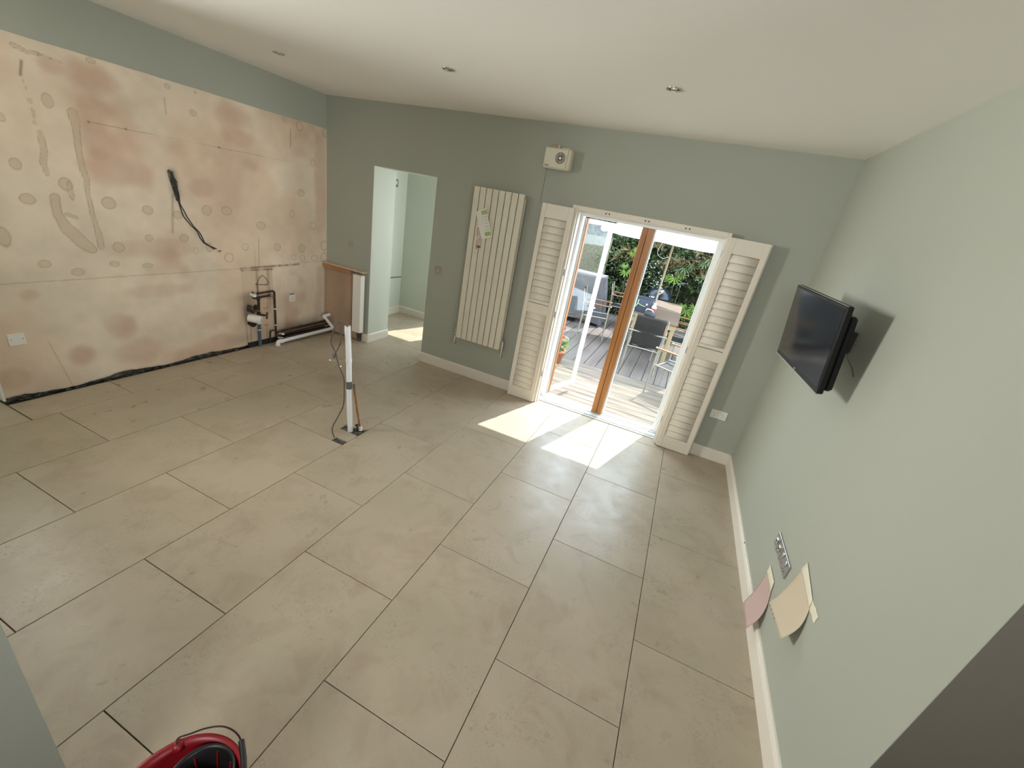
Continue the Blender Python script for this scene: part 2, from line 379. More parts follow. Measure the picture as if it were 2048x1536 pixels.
MB().box(-2.60, -2.40, -0.195, -0.13, -0.0125, -0.0115).box(-2.60, -2.40, -0.02, 0.10, -0.0125, -0.0115).build('exposed_screed', 'rubble', fl)

# ceiling
struct(MB().box(-6.0, 3.2, -6.0, YO, H, H + 0.12).build('ceiling', 'ceil'))

# back wall with two openings
bw = MB()
for (a, b, z0, z1) in ((-4.80, DX0, 0, H), (DX0, DX1, DZ, H), (DX1, FX0, 0, H), (FX0, FX1, FZ, H), (FX1, 1.1, 0, H)):
    bw.box(a, b, YB, YO, z0, z1)
bwo = struct(bw.build('wall_back', 'sage'))
# outside skin of render and soffit
MB().box(-2.9, FX0, YO, YO + 0.02, -0.1, H + 0.3).box(FX0, FX1, YO, YO + 0.02, FZ + 0.02, H + 0.3).box(FX1, 1.3, YO, YO + 0.02, -0.1, H + 0.3).build('outside_render', 'render', bwo)
# thin painted reveal faces of the doorway (paler, daylight put into the sage)
MB().box(DX0, DX0 + 0.003, YB + 0.002, YO + 0.04, 0, DZ).box(DX0, DX1, YB + 0.002, YO, DZ - 0.003, DZ).build('doorway_reveal', 'sage_lit', bwo)

# right wall
struct(MB().box(XR, XR + 0.5, YN + 0.10, YO, 0, H).box(XR, XR + 0.002, YN, YN + 0.10, 0, H).build('wall_right', 'sage'))
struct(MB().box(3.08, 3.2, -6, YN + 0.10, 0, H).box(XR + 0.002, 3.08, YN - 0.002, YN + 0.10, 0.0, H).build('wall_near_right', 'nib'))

# left wall : green above, bare plaster below on its own relief skin
struct(MB().box(XL - 0.30, XL - 0.035, YN, YB, -0.01, 2.36).box(XL - 0.30, XL - 0.003, YN, YB, 2.36, H).build('wall_left', 'sage'))
wl = [o for o in C.objects if o.name == 'wall_left'][0]
wl.data.materials.append(M['rubble'])
for p in wl.data.polygons:
    if p.center.z < 2.3: p.material_index = 1

def vnoise(y, z, sc, seed, oct=3):
    r = np.zeros_like(y); amp = 1; tot = 0; g = np.random.default_rng(seed)
    for o in range(oct):
        T = g.random((64, 64)); u = y * sc + 20; w = z * sc + 20
        i = np.floor(u).astype(int); j = np.floor(w).astype(int); fu = u - i; fw = w - j; fu = fu * fu * (3 - 2 * fu); fw = fw * fw * (3 - 2 * fw)
        a = T[i % 64, j % 64]; b = T[(i + 1) % 64, j % 64]; c = T[i % 64, (j + 1) % 64]; d = T[(i + 1) % 64, (j + 1) % 64]
        r += amp * ((a * (1 - fu) + b * fu) * (1 - fw) + (c * (1 - fu) + d * fu) * fw); tot += amp; amp *= 0.5; sc *= 2.1
    return r / tot
SPOTS = [(0.141, 2.347, 0.022, 0.021, 0), (0.32, 2.203, 0.03, 0.025, 0), (1.223, 2.357, 0.027, 0.026, 0), (1.412, 2.336, 0.039, 0.044, 1), (1.759, 2.343, 0.044, 0.047, 0), (1.58, 2.009, 0.031, 0.034, 1), (1.409, 1.674, 0.046, 0.038, 0), (-0.854, 1.639, 0.03, 0.036, 0), (-0.84, 1.426, 0.04, 0.035, 0), (-0.39, 1.434, 0.045, 0.042, 0), (-0.133, 1.399, 0.039, 0.035, 0), (0.092, 1.372, 0.037, 0.034, 0), (0.348, 1.426, 0.043, 0.044, 0), (0.534, 1.433, 0.049, 0.041, 0), (0.892, 1.306, 0.051, 0.04, 0), (1.573, 1.327, 0.043, 0.041, 1), (-0.155, 1.174, 0.029, 0.028, 0), (0.12, 1.175, 0.037, 0.035, 0), (-0.379, 1.1, 0.038, 0.039, 0), (0.699, 1.092, 0.033, 0.033, 1), (1.076, 1.086, 0.042, 0.043, 0), (1.403, 1.065, 0.043, 0.05, 0), (1.74, 1.095, 0.054, 0.057, 1), (0.336, 1.092, 0.032, 0.044, 0), (-1.005, 1.175, 0.035, 0.062, 0), (-0.619, 2.057, 0.028, 0.043, 0), (-0.863, 1.905, 0.021, 0.024, 0), (-0.707, 2.034, 0.012, 0.015, 0), (-0.705, 1.965, 0.008, 0.03, 0), (-0.708, 1.909, 0.009, 0.014, 0), (0.355, 2.363, 0.013, 0.012, 0), (-0.338, 2.366, 0.029, 0.018, 0), (-0.622, 1.542, 0.037, 0.043, 0), (-0.603, 1.5, 0.017, 0.063, 0), (1.283, 1.443, 0.027, 0.039, 1), (0.517, 0.99, 0.046, 0.044, 1), (1.288, 0.965, 0.032, 0.032, 1), (1.409, 0.955, 0.039, 0.035, 1), (1.588, 0.949, 0.046, 0.032, 1), (1.737, 0.956, 0.054, 0.053, 1), (-0.838, 0.989, 0.035, 0.028, 0), (-0.666, 0.919, 0.039, 0.028, 0), (-0.429, 0.97, 0.033, 0.023, 0), (-0.199, 0.945, 0.037, 0.019, 0), (0.209, 1.063, 0.024, 0.027, 1)]
DRIPS = [([(-0.695, 1.851), (-0.694, 1.752), (-0.715, 1.667), (-0.708, 1.596)], 0.013, 0), ([(-0.5, 2.012), (-0.492, 1.933), (-0.506, 1.805), (-0.511, 1.676), (-0.498, 1.589), (-0.508, 1.475), (-0.503, 1.335), (-0.494, 1.214), (-0.492, 1.102)], 0.02, 0), ([(-0.698, 1.447), (-0.701, 1.336), (-0.672, 1.246), (-0.612, 1.164), (-0.548, 1.077)], 0.031, 0), ([(-0.655, 1.338), (-0.603, 1.318)], 0.014, 0), ([(-0.722, 2.326), (-0.666, 2.311), (-0.612, 2.315)], 0.014, 0), ([(-0.612, 2.315), (-0.502, 2.305)], 0.006, 0), ([(-0.702, 2.251), (-0.723, 2.17)], 0.007, 1), ([(-0.723, 2.17), (-0.708, 2.085)], 0.002, 2), ([(0.108, 2.258), (0.105, 2.142)], 0.005, 2), ([(-0.42, 1.976), (1.283, 1.973)], 0.002, 2), ([(-0.418, 1.976), (-0.415, 1.974)], 0.007, 1), ([(-0.195, 1.977), (-0.192, 1.977)], 0.007, 1), ([(0.518, 1.978), (0.521, 1.976)], 0.009, 1), ([(0.094, 1.711), (0.1, 1.634), (0.103, 1.542)], 0.032, 1), ([(0.072, 1.526), (0.032, 1.223)], 0.010, 2), ([(0.854, 1.171), (0.834, 0.822)], 0.006, 2), ([(1.295, 2.28), (1.289, 2.125)], 0.009, 2), ([(0.63, 0.873), (1.35, 0.885)], 0.011, 3), ([(0.64, 0.852), (0.995, 0.848)], 0.010, 3), ([(-1.2, 0.862), (0.63, 0.872)], 0.003, 2), ([(0.8, 1.05), (0.8, 0.86)], 0.003, 2), ([(0.64, 0.86), (0.64, 0.02)], 0.003, 2), ([(0.985, 0.86), (0.985, 0.06)], 0.004, 2), ([(-0.93, 0.42), (-0.86, 0.02)], 0.003, 2), ([(1.35, 0.9), (1.7, 0.905)], 0.003, 2)]
PINKS = [(-0.352, 2.259, 0.193, 0.125, 0.8), (-0.565, 2.272, 0.078, 0.059, 0.5), (0.668, 2.258, 0.217, 0.123, 0.6), (0.734, 2.096, 0.191, 0.086, 0.6), (1.687, 1.724, 0.101, 0.629, 0.5), (0.331, 1.619, 0.121, 0.085, 0.5), (-0.104, 1.083, 0.42, 0.084, 0.4), (-0.389, 1.771, 0.062, 0.045, 0.4), (0.584, 1.689, 0.151, 0.394, 0.3), (-0.758, 0.252, 0.099, 0.101, 0.8), (-0.46, 0.437, 0.124, 0.131, 0.6), (-1.157, 0.166, 0.099, 0.096, 0.6), (-0.957, 0.775, 0.064, 0.05, 0.5), (0.286, 0.105, 0.266, 0.12, 0.6), (-0.367, 0.208, 0.194, 0.14, 0.5), (-0.096, 0.723, 0.393, 0.068, 0.3), (0.264, 0.379, 0.203, 0.104, 0.4)]
def sstep(a, b, x): t = np.clip((x - a) / (b - a), 0, 1); return t * t * (3 - 2 * t)
NY, NZ = 470, 372
yy = np.linspace(YN, YB, NY); zz = np.linspace(0.0, 1.0, NZ)
zbot = 0.030 + 0.010 * np.sin(yy * 9) + 0.010 * (rng.random(NY) - 0.5); k_ = np.ones(5) / 5; zbot = np.convolve(np.pad(zbot, 2, 'edge'), k_, 'valid')
zbot = np.clip(zbot + 0.022 * (vnoise(yy, yy * 0, 6, 5) - 0.5), 0.012, 0.06)
ztop = 2.388 + 0.010 * (vnoise(yy, yy * 0, 0.8, 6) - 0.5) + 0.004 * (vnoise(yy, yy * 0, 9.0, 8, 2) - 0.5)
Y2, T2 = np.meshgrid(yy, zz); Z2 = zbot[None, :] + (ztop - zbot)[None, :] * T2
col = np.empty((NZ, NY, 3)); base = np.array((0.70, 0.545, 0.40)); pale = np.array((0.74, 0.63, 0.49)); pink = np.array((0.55, 0.365, 0.26)); olive = np.array((0.56, 0.44, 0.29))
n1 = sstep(0.35, 0.68, vnoise(Y2, Z2, 1.6, 1)); n2 = sstep(0.56, 0.80, vnoise(Y2, Z2, 2.3, 2)); n3 = vnoise(Y2, Z2, 14, 3, 4)
col[:] = base; col += n1[..., None] * (pale - base); col += (0.75 * n2)[..., None] * (pink - col); col *= (0.86 + 0.26 * vnoise(Y2, Z2, 3.7, 15, 3))[..., None]
for (cy, cz, ry, rz, s_) in PINKS:
    d = ((Y2 - cy) / ry) ** 2 + ((Z2 - cz) / rz) ** 2 + 0.9 * (vnoise(Y2, Z2, 5, 11) - 0.5); w = s_ * (1 - sstep(0.1, 1.3, d)); col += w[..., None] * (pink - col)
wob = 0.35 * (vnoise(Y2, Z2, 22, 9, 2) - 0.5)
for (cy, cz, ry, rz, kind) in SPOTS:
    d = np.sqrt(((Y2 - cy) / ry) ** 2 + ((Z2 - cz) / rz) ** 2) + wob * 0.6
    inn = 1 - sstep(0.92, 1.06, d); rim = np.exp(-((d - 0.97) / 0.11) ** 2)
    if kind == 0: col += (0.50 * inn)[..., None] * (olive * 0.96 - col)
    col *= (1 - (0.26 if kind == 0 else 0.34) * rim)[..., None]
for (pts, wd, kind) in DRIPS:
    D = np.full(Y2.shape, 9.0)
    for (a, b) in zip(pts[:-1], pts[1:]):
        ay, az = a; by, bz = b; L2 = (by - ay) ** 2 + (bz - az) ** 2
        t = np.clip(((Y2 - ay) * (by - ay) + (Z2 - az) * (bz - az)) / L2, 0, 1)
        D = np.minimum(D, np.hypot(Y2 - ay - t * (by - ay), Z2 - az - t * (bz - az)))
    d = D / wd + wob * 1.2 + 1.3 * (vnoise(Y2, Z2, 6, 13, 2) - 0.5)
    if kind == 0:
        inn = 1 - sstep(0.90, 1.05, d); rim = np.exp(-((d - 0.97) / 0.13) ** 2)
        col += (0.55 * inn)[..., None] * (olive * 0.93 - col); col *= (1 - 0.32 * rim)[..., None]
    elif kind == 1: col *= (1 - 0.62 * np.exp(-(D / wd) ** 2))[..., None]
    elif kind == 3:
        w = 0.85 * np.exp(-(D / wd) ** 2) * (0.35 + 0.65 * sstep(0.25, 0.6, vnoise(Y2, Z2, 14, 21, 3))); col += w[..., None] * (np.array((0.13, 0.05, 0.025)) - col)
    else: col *= (1 - 0.35 * np.exp(-(D / wd) ** 2))[..., None]
# vertical runs below the old tank, soot round the gas entry, darker patches by the floor
reg = sstep(0.62, 0.66, Y2) * (1 - sstep(0.985, 1.0, Y2)) * (1 - sstep(0.84, 0.87, Z2)); st = vnoise(Y2 * 12, Z2 * 0.35, 3.0, 31, 3)
col *= (1 - 0.42 * (reg * sstep(0.42, 0.75, st)))[..., None]; col += (0.18 * reg)[..., None] * (np.array((0.46, 0.36, 0.2)) - col)
st = vnoise(Y2 * 4, Z2 * 0.5, 3.0, 32, 3); r2 = (1 - sstep(0.8, 0.9, Z2)) * sstep(0.99, 1.1, Y2); col *= (1 - 0.16 * r2 * sstep(0.4, 0.7, st))[..., None]
for (cy, cz, ry, rz, s_) in ((0.67, 0.42, 0.07, 0.14, 0.75), (0.58, 0.11, 0.14, 0.07, 0.40), (1.40, 0.14, 0.42, 0.07, 0.55), (0.72, 0.57, 0.16, 0.05, 0.3)):
    d = ((Y2 - cy) / ry) ** 2 + ((Z2 - cz) / rz) ** 2; col *= (1 - s_ * np.exp(-d) * (0.6 + 0.5 * n3))[..., None]
edge = np.exp(-((ztop[None, :] - Z2) / 0.006) ** 2); col += (0.6 * edge)[..., None] * (np.array((0.66, 0.58, 0.44)) - col)
edge = np.exp(-((YB - Y2) / 0.010) ** 2); col += (0.6 * edge)[..., None] * (np.array((0.60, 0.50, 0.36)) - col)
low = np.exp(-((Z2 - zbot[None, :]) / 0.012) ** 2); col += (0.5 * low)[..., None] * (np.array((0.42, 0.38, 0.32)) - col)
col *= (0.94 + 0.12 * n3)[..., None]
relief = 0.0016 * (n3 - 0.5)
me = bpy.data.meshes.new('bare_plaster'); nv = NY * NZ
vv = np.empty((NZ, NY, 3)); vv[..., 0] = XL + relief; vv[..., 1] = Y2; vv[..., 2] = Z2
me.vertices.add(nv); me.vertices.foreach_set('co', vv.ravel())
ii, jj = np.meshgrid(np.arange(NY - 1), np.arange(NZ - 1)); q0 = (jj * NY + ii).ravel()
fa = np.stack([q0, q0 + 1, q0 + 1 + NY, q0 + NY], 1)
nf = len(fa); me.loops.add(nf * 4); me.loops.foreach_set('vertex_index', fa.ravel()); me.polygons.add(nf)
me.polygons.foreach_set('loop_start', np.arange(nf) * 4); me.polygons.foreach_set('loop_total', np.full(nf, 4)); me.polygons.foreach_set('use_smooth', np.ones(nf, bool))
me.update(calc_edges=True)
ca = me.color_attributes.new('stain', 'FLOAT_COLOR', 'POINT'); cc = np.ones((nv, 4)); cc[:, :3] = np.clip(col, 0.01, 1).reshape(-1, 3); ca.data.foreach_set('color', cc.ravel())
me.materials.append(M['plaster']); pl = bpy.data.objects.new('bare_plaster', me); C.objects.link(pl); pl.parent = wl
# thickness of the plaster edge at the bottom and the near corner bead
mb = MB()
mb.add([(XL - 0.034 * q, float(y), float(z)) for y, z in zip(yy[::4], zbot[::4]) for q in (0, 1)], [(2 * i, 2 * i + 1, 2 * i + 3, 2 * i + 2) for i in range(len(yy[::4]) - 1)])
mb.build('plaster_edge', 'dusty', wl)
MB().box(XL - 0.30, XL + 0.003, YN - 0.006, YN + 0.008, 0.02, H).build('corner_bead', 'white', wl)
mb = MB()
for i in range(46):       # crumbs of rubble in the gap under the plaster
    y = YN + 0.05 + rng.random() * 2.2; x = XL + 0.005 - rng.random() * 0.03; s = 0.006 + 0.014 * rng.random()
    mb.box(x - s * .6, x + s * .4, y - s, y + s, -0.012, -0.012 + s * 0.9, s * 0.3)
ru = mb.build('rubble', 'rubble', wl); ru['kind'] = 'stuff'

# enclosing walls of the older part of the house (outside the frame)
struct(MB().box(-5.75, XL - 0.05, YN, YN + 0.12, 0, H).box(-5.75, -5.63, -2.3, YN, 0, H).build('wall_near_left', 'sage'))
struct(MB().box(-6.0, -1.500, -3.4, -2.188, 0, H).build('wall_jamb', 'sage'))
struct(MB().box(-1.6, 3.2, -6.0, -5.9, 0, H).build('wall_rear', 'sage'))
struct(MB().box(-1.75, -1.6, -6.0, -3.4, 0, H).build('wall_rear_left', 'sage'))

# side room beyond the doorway
GX0, GX1, GZ = -3.74, -3.12, 1.86
sr = MB()
sr.box(-4.80, -4.545, YO, 3.42, 0, 2.5); sr.box(-4.80, GX0, 3.33, 3.45, 0, 2.5); sr.box(GX1, -2.2, 3.33, 3.45, 0, 2.5); sr.box(GX0, GX1, 3.33, 3.45, GZ, 2.5)
sr.box(-2.62, -2.50, YO, 3.45, 0, 2.5)
struct(sr.build('wall_side_room', 'sage_lit'))
struct(MB().box(-4.80, -2.5, YO, 3.45, 2.4, 2.5).build('ceiling_side_room', 'ceil'))
d2 = struct(MB().box(GX0, GX0 + 0.05, 3.36, 3.42, 0, GZ).box(GX1 - 0.05, GX1, 3.36, 3.42, 0, GZ).box(GX0 + 0.05, GX1 - 0.05, 3.36, 3.42, GZ - 0.05, GZ).box(GX0 + 0.05, GX1 - 0.05, 3.36, 3.42, 0, 0.06).build('door_2', 'upvc'))
MB().box(GX0 + 0.05, GX1 - 0.05, 3.385, 3.392, 0.06, GZ - 0.05).build('pane', 'glass', d2)
MB().cyl((-4.541, 2.90, 0.600), (-4.541, 3.326, 0.594), 0.0075, 8).build('wall_pipe', 'ink', [o for o in C.objects if o.name == 'wall_side_room'][0])

# skirting boards
def skirt(name, p0, p1, n, h=0.118, t=0.018):
    # profile swept from p0 to p1, n = outward normal
    prof = [(0, 0), (t, 0), (t, h * 0.80), (t * 0.86, h * 0.815), (t * 0.86, h * 0.84), (t * 0.95, h * 0.86), (t * 0.80, h * 0.93), (t * 0.45, h * 0.985), (0, h)]
    m = len(prof); v = []
    for p in (p0, p1):
        for a, z in prof: v.append((p[0] + n[0] * a, p[1] + n[1] * a, z))
    f = [(i, (i + 1) % m, m + (i + 1) % m, m + i) for i in range(m)] + [tuple(range(m))[::-1], tuple(range(m, 2 * m))]
    return struct(MB().add(v, f).build(name, 'skirt'))
skirt('baseboard_right', (XR, YN), (XR, YB), (-1, 0))
skirt('baseboard_back', (-0.082, YB), (XR - 0.018, YB), (0, -1))
skirt('baseboard_back', (DX1 - 0.002, YB), (FX0 - 0.02, YB), (0, -1))
skirt('baseboard_back', (-4.03, YB), (DX0 + 0.018, YB), (0, -1), 0.108)
skirt('baseboard_doorway', (DX0, YB), (DX0, YO + 0.04), (1, 0), 0.108)
skirt('baseboard_side', (-4.545, YO), (-4.545, 3.33), (1, 0))
skirt('baseboard_side', (-4.53, 3.33), (GX0, 3.33), (0, -1))

# ------------------------------------------------------------------ french door
D1 = struct(MB().box(FX0, FX0 + 0.035, 1.93, 2.03, 0.0, FZ, 0.004).box(FX1 - 0.05, FX1, 1.93, 2.03, 0.0, FZ, 0.004)
            .box(FX0 + 0.035, FX1 - 0.05, 1.93, 2.03, FZ - 0.045, FZ, 0.004).build('door_1', 'upvc'))
th = MB()
for (y0, y1, z) in ((1.800, 1.826, 0.010), (1.826, 1.836, 0.002), (1.836, 1.905, 0.016), (1.905, 1.915, 0.006), (1.915, 1.985, 0.020), (1.985, 1.995, 0.008), (1.995, 2.06, 0.016)):
    th.box(FX0, FX1, y0, y1, -0.03, z)
th.build('threshold', 'alu_white', D1)
for (y, z, w_) in ((1.812, 0.0102, 0.003), (1.831, 0.0025, 0.007), (1.860, 0.0162, 0.0025), (1.910, 0.0065, 0.007), (1.950, 0.0202, 0.0025), (1.990, 0.0085, 0.007)):
    MB().box(FX0 + 0.001, FX1 - 0.001, y - w_ / 2, y + w_ / 2, z - 0.002, z + 0.0006).build('track_groove', 'groove_shade', D1)
MB().box(FX0 + 0.05, -0.86, 2.06, 2.078, -0.08, 0.012).build('timber_sill', 'oak', D1)
MB().box(FX0, FX1, 2.078, 2.12, -0.08, -0.01).build('outer_sill', 'upvc', D1)
PX0, PX1 = -0.838, -0.727
po = MB().box(PX0, PX0 + 0.054, 1.925, 2.02, 0.018, FZ - 0.045, 0.004).build('door_post', 'oak', D1)
MB().box(PX0 + 0.058, PX1, 1.925, 2.02, 0.018, FZ - 0.045, 0.004).build('door_post', 'oak', D1)
MB().box(PX1, PX1 + 0.018, 1.945, 2.03, 0.018, FZ - 0.045, 0.002).build('glazing_bead', 'upvc', D1)
MB().box(FX1 - 0.064, FX1 - 0.05, 1.95, 2.03, 0.018, FZ - 0.045, 0.002).build('glazing_bead', 'upvc', D1)
MB().box(PX1 + 0.018, FX1 - 0.064, 1.95, 2.03, 0.018, 0.030, 0.002).build('glazing_bead', 'upvc', D1)
MB().box(PX1 + 0.018, FX1 - 0.064, 1.985, 1.991, 0.030, FZ - 0.045).build('pane', 'glass', D1)
# white reveal linings
MB().box(FX0 - 0.001, FX0 + 0.006, YB + 0.001, 1.93, 0, FZ).box(FX1 - 0.006, FX1 + 0.001, YB + 0.001, 1.93, 0, FZ).box(FX0, FX1, YB + 0.001, 1.93, FZ - 0.006, FZ + 0.001).build('reveal_lining', 'upvc', D1)
# open leaf, hinged at the left and swung outwards
hx, hy = FX0 + 0.034, 2.040; ex, ey = -1.235, 2.58
ang = math.atan2(ey - hy, ex - hx); LL = math.hypot(ex - hx, ey - hy)
lf = bpy.data.objects.new('door_leaf', None); C.objects.link(lf); lf.parent = D1; lf.location = (hx, hy, 0.03); lf.rotation_euler = (0, 0, ang)
lt = FZ - 0.085
MB().box(0, 0.040, -0.022, 0.022, 0, lt, 0.003).box(LL - 0.040, LL, -0.022, 0.022, 0, lt, 0.003).box(0.04, LL - 0.04, -0.022, 0.022, 0, 0.045, 0.003).box(0.04, LL - 0.04, -0.022, 0.022, lt - 0.045, lt, 0.003).build('leaf_frame', 'upvc', lf, True)
MB().box(-0.004, 0.030, -0.033, -0.0225, 0, lt, 0.003).build('oak_edge', 'oak', lf, True)
MB().box(0.04, LL - 0.04, -0.003, 0.003, 0.045, lt - 0.045).build('pane', 'glass', lf, True)
MB().box(LL - 0.034, LL - 0.010, -0.030, -0.022, 0.88, 1.05, 0.003).cyl((LL - 0.022, -0.03, 1.0), (LL - 0.022, -0.055, 1.0), 0.008, 8).build('handle', 'plastic_white', lf, True)

# shutter frame on the wall face
tf = struct(MB().box(FX0 - 0.032, FX0 + 0.016, 1.715, YB, 0.0, 2.072, 0.004).box(FX1 - 0.016, FX1 + 0.014, 1.715, YB, 0.0, 2.072, 0.004)
            .box(FX0 + 0.016, FX1 - 0.016, 1.715, YB, FZ - 0.004, 2.072, 0.004).build('trim_1', 'shutter'))
MB().box(FX0 + 0.016, FX0 + 0.026, 1.76, YB, 0.0, FZ - 0.004).box(FX1 - 0.026, FX1 - 0.016, 1.76, YB, 0, FZ - 0.004).box(FX0 + 0.026, FX1 - 0.026, 1.76, YB, FZ - 0.014, FZ - 0.004).build('frame_stop', 'shutter', tf)
for cx in (-1.150, -0.790, -0.440):
    for s in (-0.016, 0.016): MB().cyl((cx + s, 1.716, 2.044), (cx + s, 1.708, 2.044), 0.0065, 12).build('magnet_catch', 'black', tf)
for (cx, zs) in ((FX0 + 0.020, (0.35, 1.02, 1.45)), (FX1 - 0.020, (0.28, 1.02, 1.90))):
    for z in zs: MB().box(cx - 0.004, cx + 0.004, 1.722, 1.752, z - 0.032, z + 0.032, 0.002).build('hinge', 'brushed', tf)

# louvre shutters
def slat_me(w):
    mb = MB(); n = 10; prof = [(0.0355 * math.cos(2 * PI * i / n), 0.0045 * math.sin(2 * PI * i / n)) for i in range(n)]
    a = math.radians(80); v = []
    for x in (-w / 2, w / 2):
        for (p, q) in prof:
            v.append((x, -(p * math.cos(a) - q * math.sin(a)) * -1, p * math.sin(a) + q * math.cos(a)))
    f = [(i, (i + 1) % n, n + (i + 1) % n, n + i) for i in range(n)] + [tuple(range(n))[::-1], tuple(range(n, 2 * n))]
    me = MB().add(v, f, True).mesh('slat'); me.materials.append(M['shutter']); return me
def shutter(x0, x1, label, hinge_left):
    y0, y1 = 1.683, 1.711
    t = thing('louvre_shutter', label, 'shutter', ((x0 + x1) / 2, 1.697, 0.004))
    st = 0.046; zb, zt = 0.004, 2.040
    for (a, b) in ((x0, x0 + st), (x1 - st, x1)): MB().box(a, b, y0, y1, zb, zt, 0.003).build('stile', 'shutter', t)
    for (a, b) in ((zb, 0.132), (0.985, 1.089), (1.095, 1.190 - 0.065), (1.915, zt)):
        MB().box(x0 + st, x1 - st, y0 + 0.001, y1 - 0.001, a, b, 0.002).build('rail', 'shutter', t)
    w = x1 - x0 - 2 * st - 0.004; me = slat_me(w)
    for (za, zb2, n) in ((0.134, 0.983, 13), (1.127, 1.913, 12)):
        pt = (zb2 - za) / n
        for i in range(n): put('slat', me, ((x0 + x1) / 2, 1.694, za + pt * (i + 0.5)), t)
    # second leaf folded flat behind
    MB().box(x0 + 0.006, x1 + (0.014 if not hinge_left else -0.004), 1.716, 1.742, zb, zt, 0.003).build('folded_leaf', 'shutter', t)
    return t
shutter(-1.780, -1.462, 'white full-height louvre shutter folded back on the radiator side of the glass doors', False)
shutter(-0.086, 0.226, 'white full-height louvre shutter folded back beside the double socket near the corner', False)
# ------------------------------------------------------------------ radiator
R = thing('radiator', 'tall cream vertical panel radiator on the back wall with a paper label taped to it', 'radiator', (-2.25, 1.745, 0.46))
rx0, rx1 = -2.535, -1.982; npan = 8; pw = (rx1 - rx0 + 0.011) / npan
for i in range(npan):
    a = rx0 + i * pw
    MB().box(a, a + pw - 0.009, 1.700, 1.732, 0.470, 2.078, 0.0025).build('panel', 'radiator', R)
for (z0, z1) in ((0.50, 0.535), (2.010, 2.045)): MB().box(rx0 + 0.01, rx1 - 0.004, 1.7325, 1.742, z0, z1).build('header_tube', 'radiator', R)
for i in range(npan):
    mb = MB(); a = rx0 + (i + 0.5) * pw; mb.box(a + 0.003, a + pw - 0.008 - (0.03 if i == npan - 1 else 0), 1.7425, 1.752, 0.475, 2.055, 0.003); mb.build('rear_panel', 'radiator', R)
for x in (rx0 + 0.12, rx1 - 0.12):
    for z in (0.62, 1.92): MB().box(x - 0.02, x + 0.02, 1.7525, YB - 0.001, z - 0.02, z + 0.02).build('wall_bracket', 'radiator', R)
for (x, nm) in ((rx0 - 0.024, 'left'), (rx1 + 0.030, 'right')):
    v = MB(); sgn = 1 if nm == 'left' else -1
    v.cyl((x, 1.722, 0.565), (x, 1.722, 0.515), 0.015, 14, 0.013).cyl((x, 1.722, 0.515), (x, 1.722, 0.470), 0.011, 12).cyl((x, 1.722, 0.585), (x, 1.722, 0.565), 0.010, 12)
    v.cyl((x, 1.722, 0.505), (x + sgn * 0.030, 1.722, 0.520), 0.010, 12)
    v.cyl((x, 1.722, 0.47), (x, 1.722, 0.455), 0.014, 6).cyl((x, 1.722, 0.455), (x, 1.722, 0.385), 0.0075, 10).tube([(x, 1.722, 0.392), (x, 1.735, 0.380), (x, YB - 0.001, 0.378)], 0.0075, 10)
    v.build('valve', 'chrome', R)
MB().cyl((rx1 + 0.002, 1.725, 2.045), (rx1 + 0.022, 1.725, 2.045), 0.007, 10).build('air_vent', 'chrome', R)
# folded label held by tape
lb = thing('paper_label', 'folded white instruction leaflet with green bands stuck on the radiator', 'label', (-2.38, 1.69, 1.73))
c0 = Vector((-2.452, 0, 1.862)); ux = Vector((0.088, 0, 0.034)); uz = Vector((0.110, 0, -0.262))
def lab(a, b, u0, u1, v0, v1):
    def q(u, v): p = c0 + ux * (u0 + (u1 - u0) * u) + uz * (v0 + (v1 - v0) * v); return (p.x, a - 0.010 * math.sin(PI * (v0 + (v1 - v0) * v)), p.z)
    return MB().grid(q, 3, 8, False, (0, b, 0))
lab(1.690, 0.002, 0, 1, 0, 1).build('leaflet', 'paper', lb)
lab(1.6890, 0.0006, 0.30, 0.96, 0.06, 0.20).build('green_band', 'green_print', lb); lab(1.6890, 0.0006, 0.22, 0.92, 0.80, 0.93).build('green_band', 'green_print', lb)
for i in range(5):
    lab(1.6890, 0.0006, 0.30, 0.36, 0.27 + i * 0.11, 0.29 + i * 0.11).build('print_line', 'ink', lb)
    for j, (a_, b_) in enumerate(((0.52, 0.9), (0.5, 0.85))): lab(1.6890, 0.0005, a_, b_, 0.265 + i * 0.11 + j * 0.03, 0.271 + i * 0.11 + j * 0.03).build('print_line', 'ink', lb)
c0 = Vector((-2.482, 0, 1.842)); ux = Vector((0.03, 0, 0.012)); uz = Vector((0.108, 0, -0.25))
lab(1.695, 0.0008, 0, 1, 0, 1).build('folded_page', 'paper', lb)
t2 = thing('tape_strip', 'crumpled clear tape tail hanging below the leaflet on the radiator', 'tape', (-2.38, 1.69, 1.56))
MB().grid(lambda u, v: (-2.440 + 0.062 * u + 0.012 * v, 1.697 - 0.004 * math.sin(9 * v + 3 * u), 1.695 - 0.215 * v), 4, 12, True, (0, 0.0008, 0)).build('strip', mat('parcel_tape', (0.56, 0.44, 0.36), 0.35), t2)
MB().grid(lambda u, v: (-2.415 + 0.04 * u, 1.693 - 0.004 * math.sin(12 * v), 1.520 - 0.022 * v), 3, 4, True, (0, 0.0008, 0)).build('strip_end', 'ink', t2)

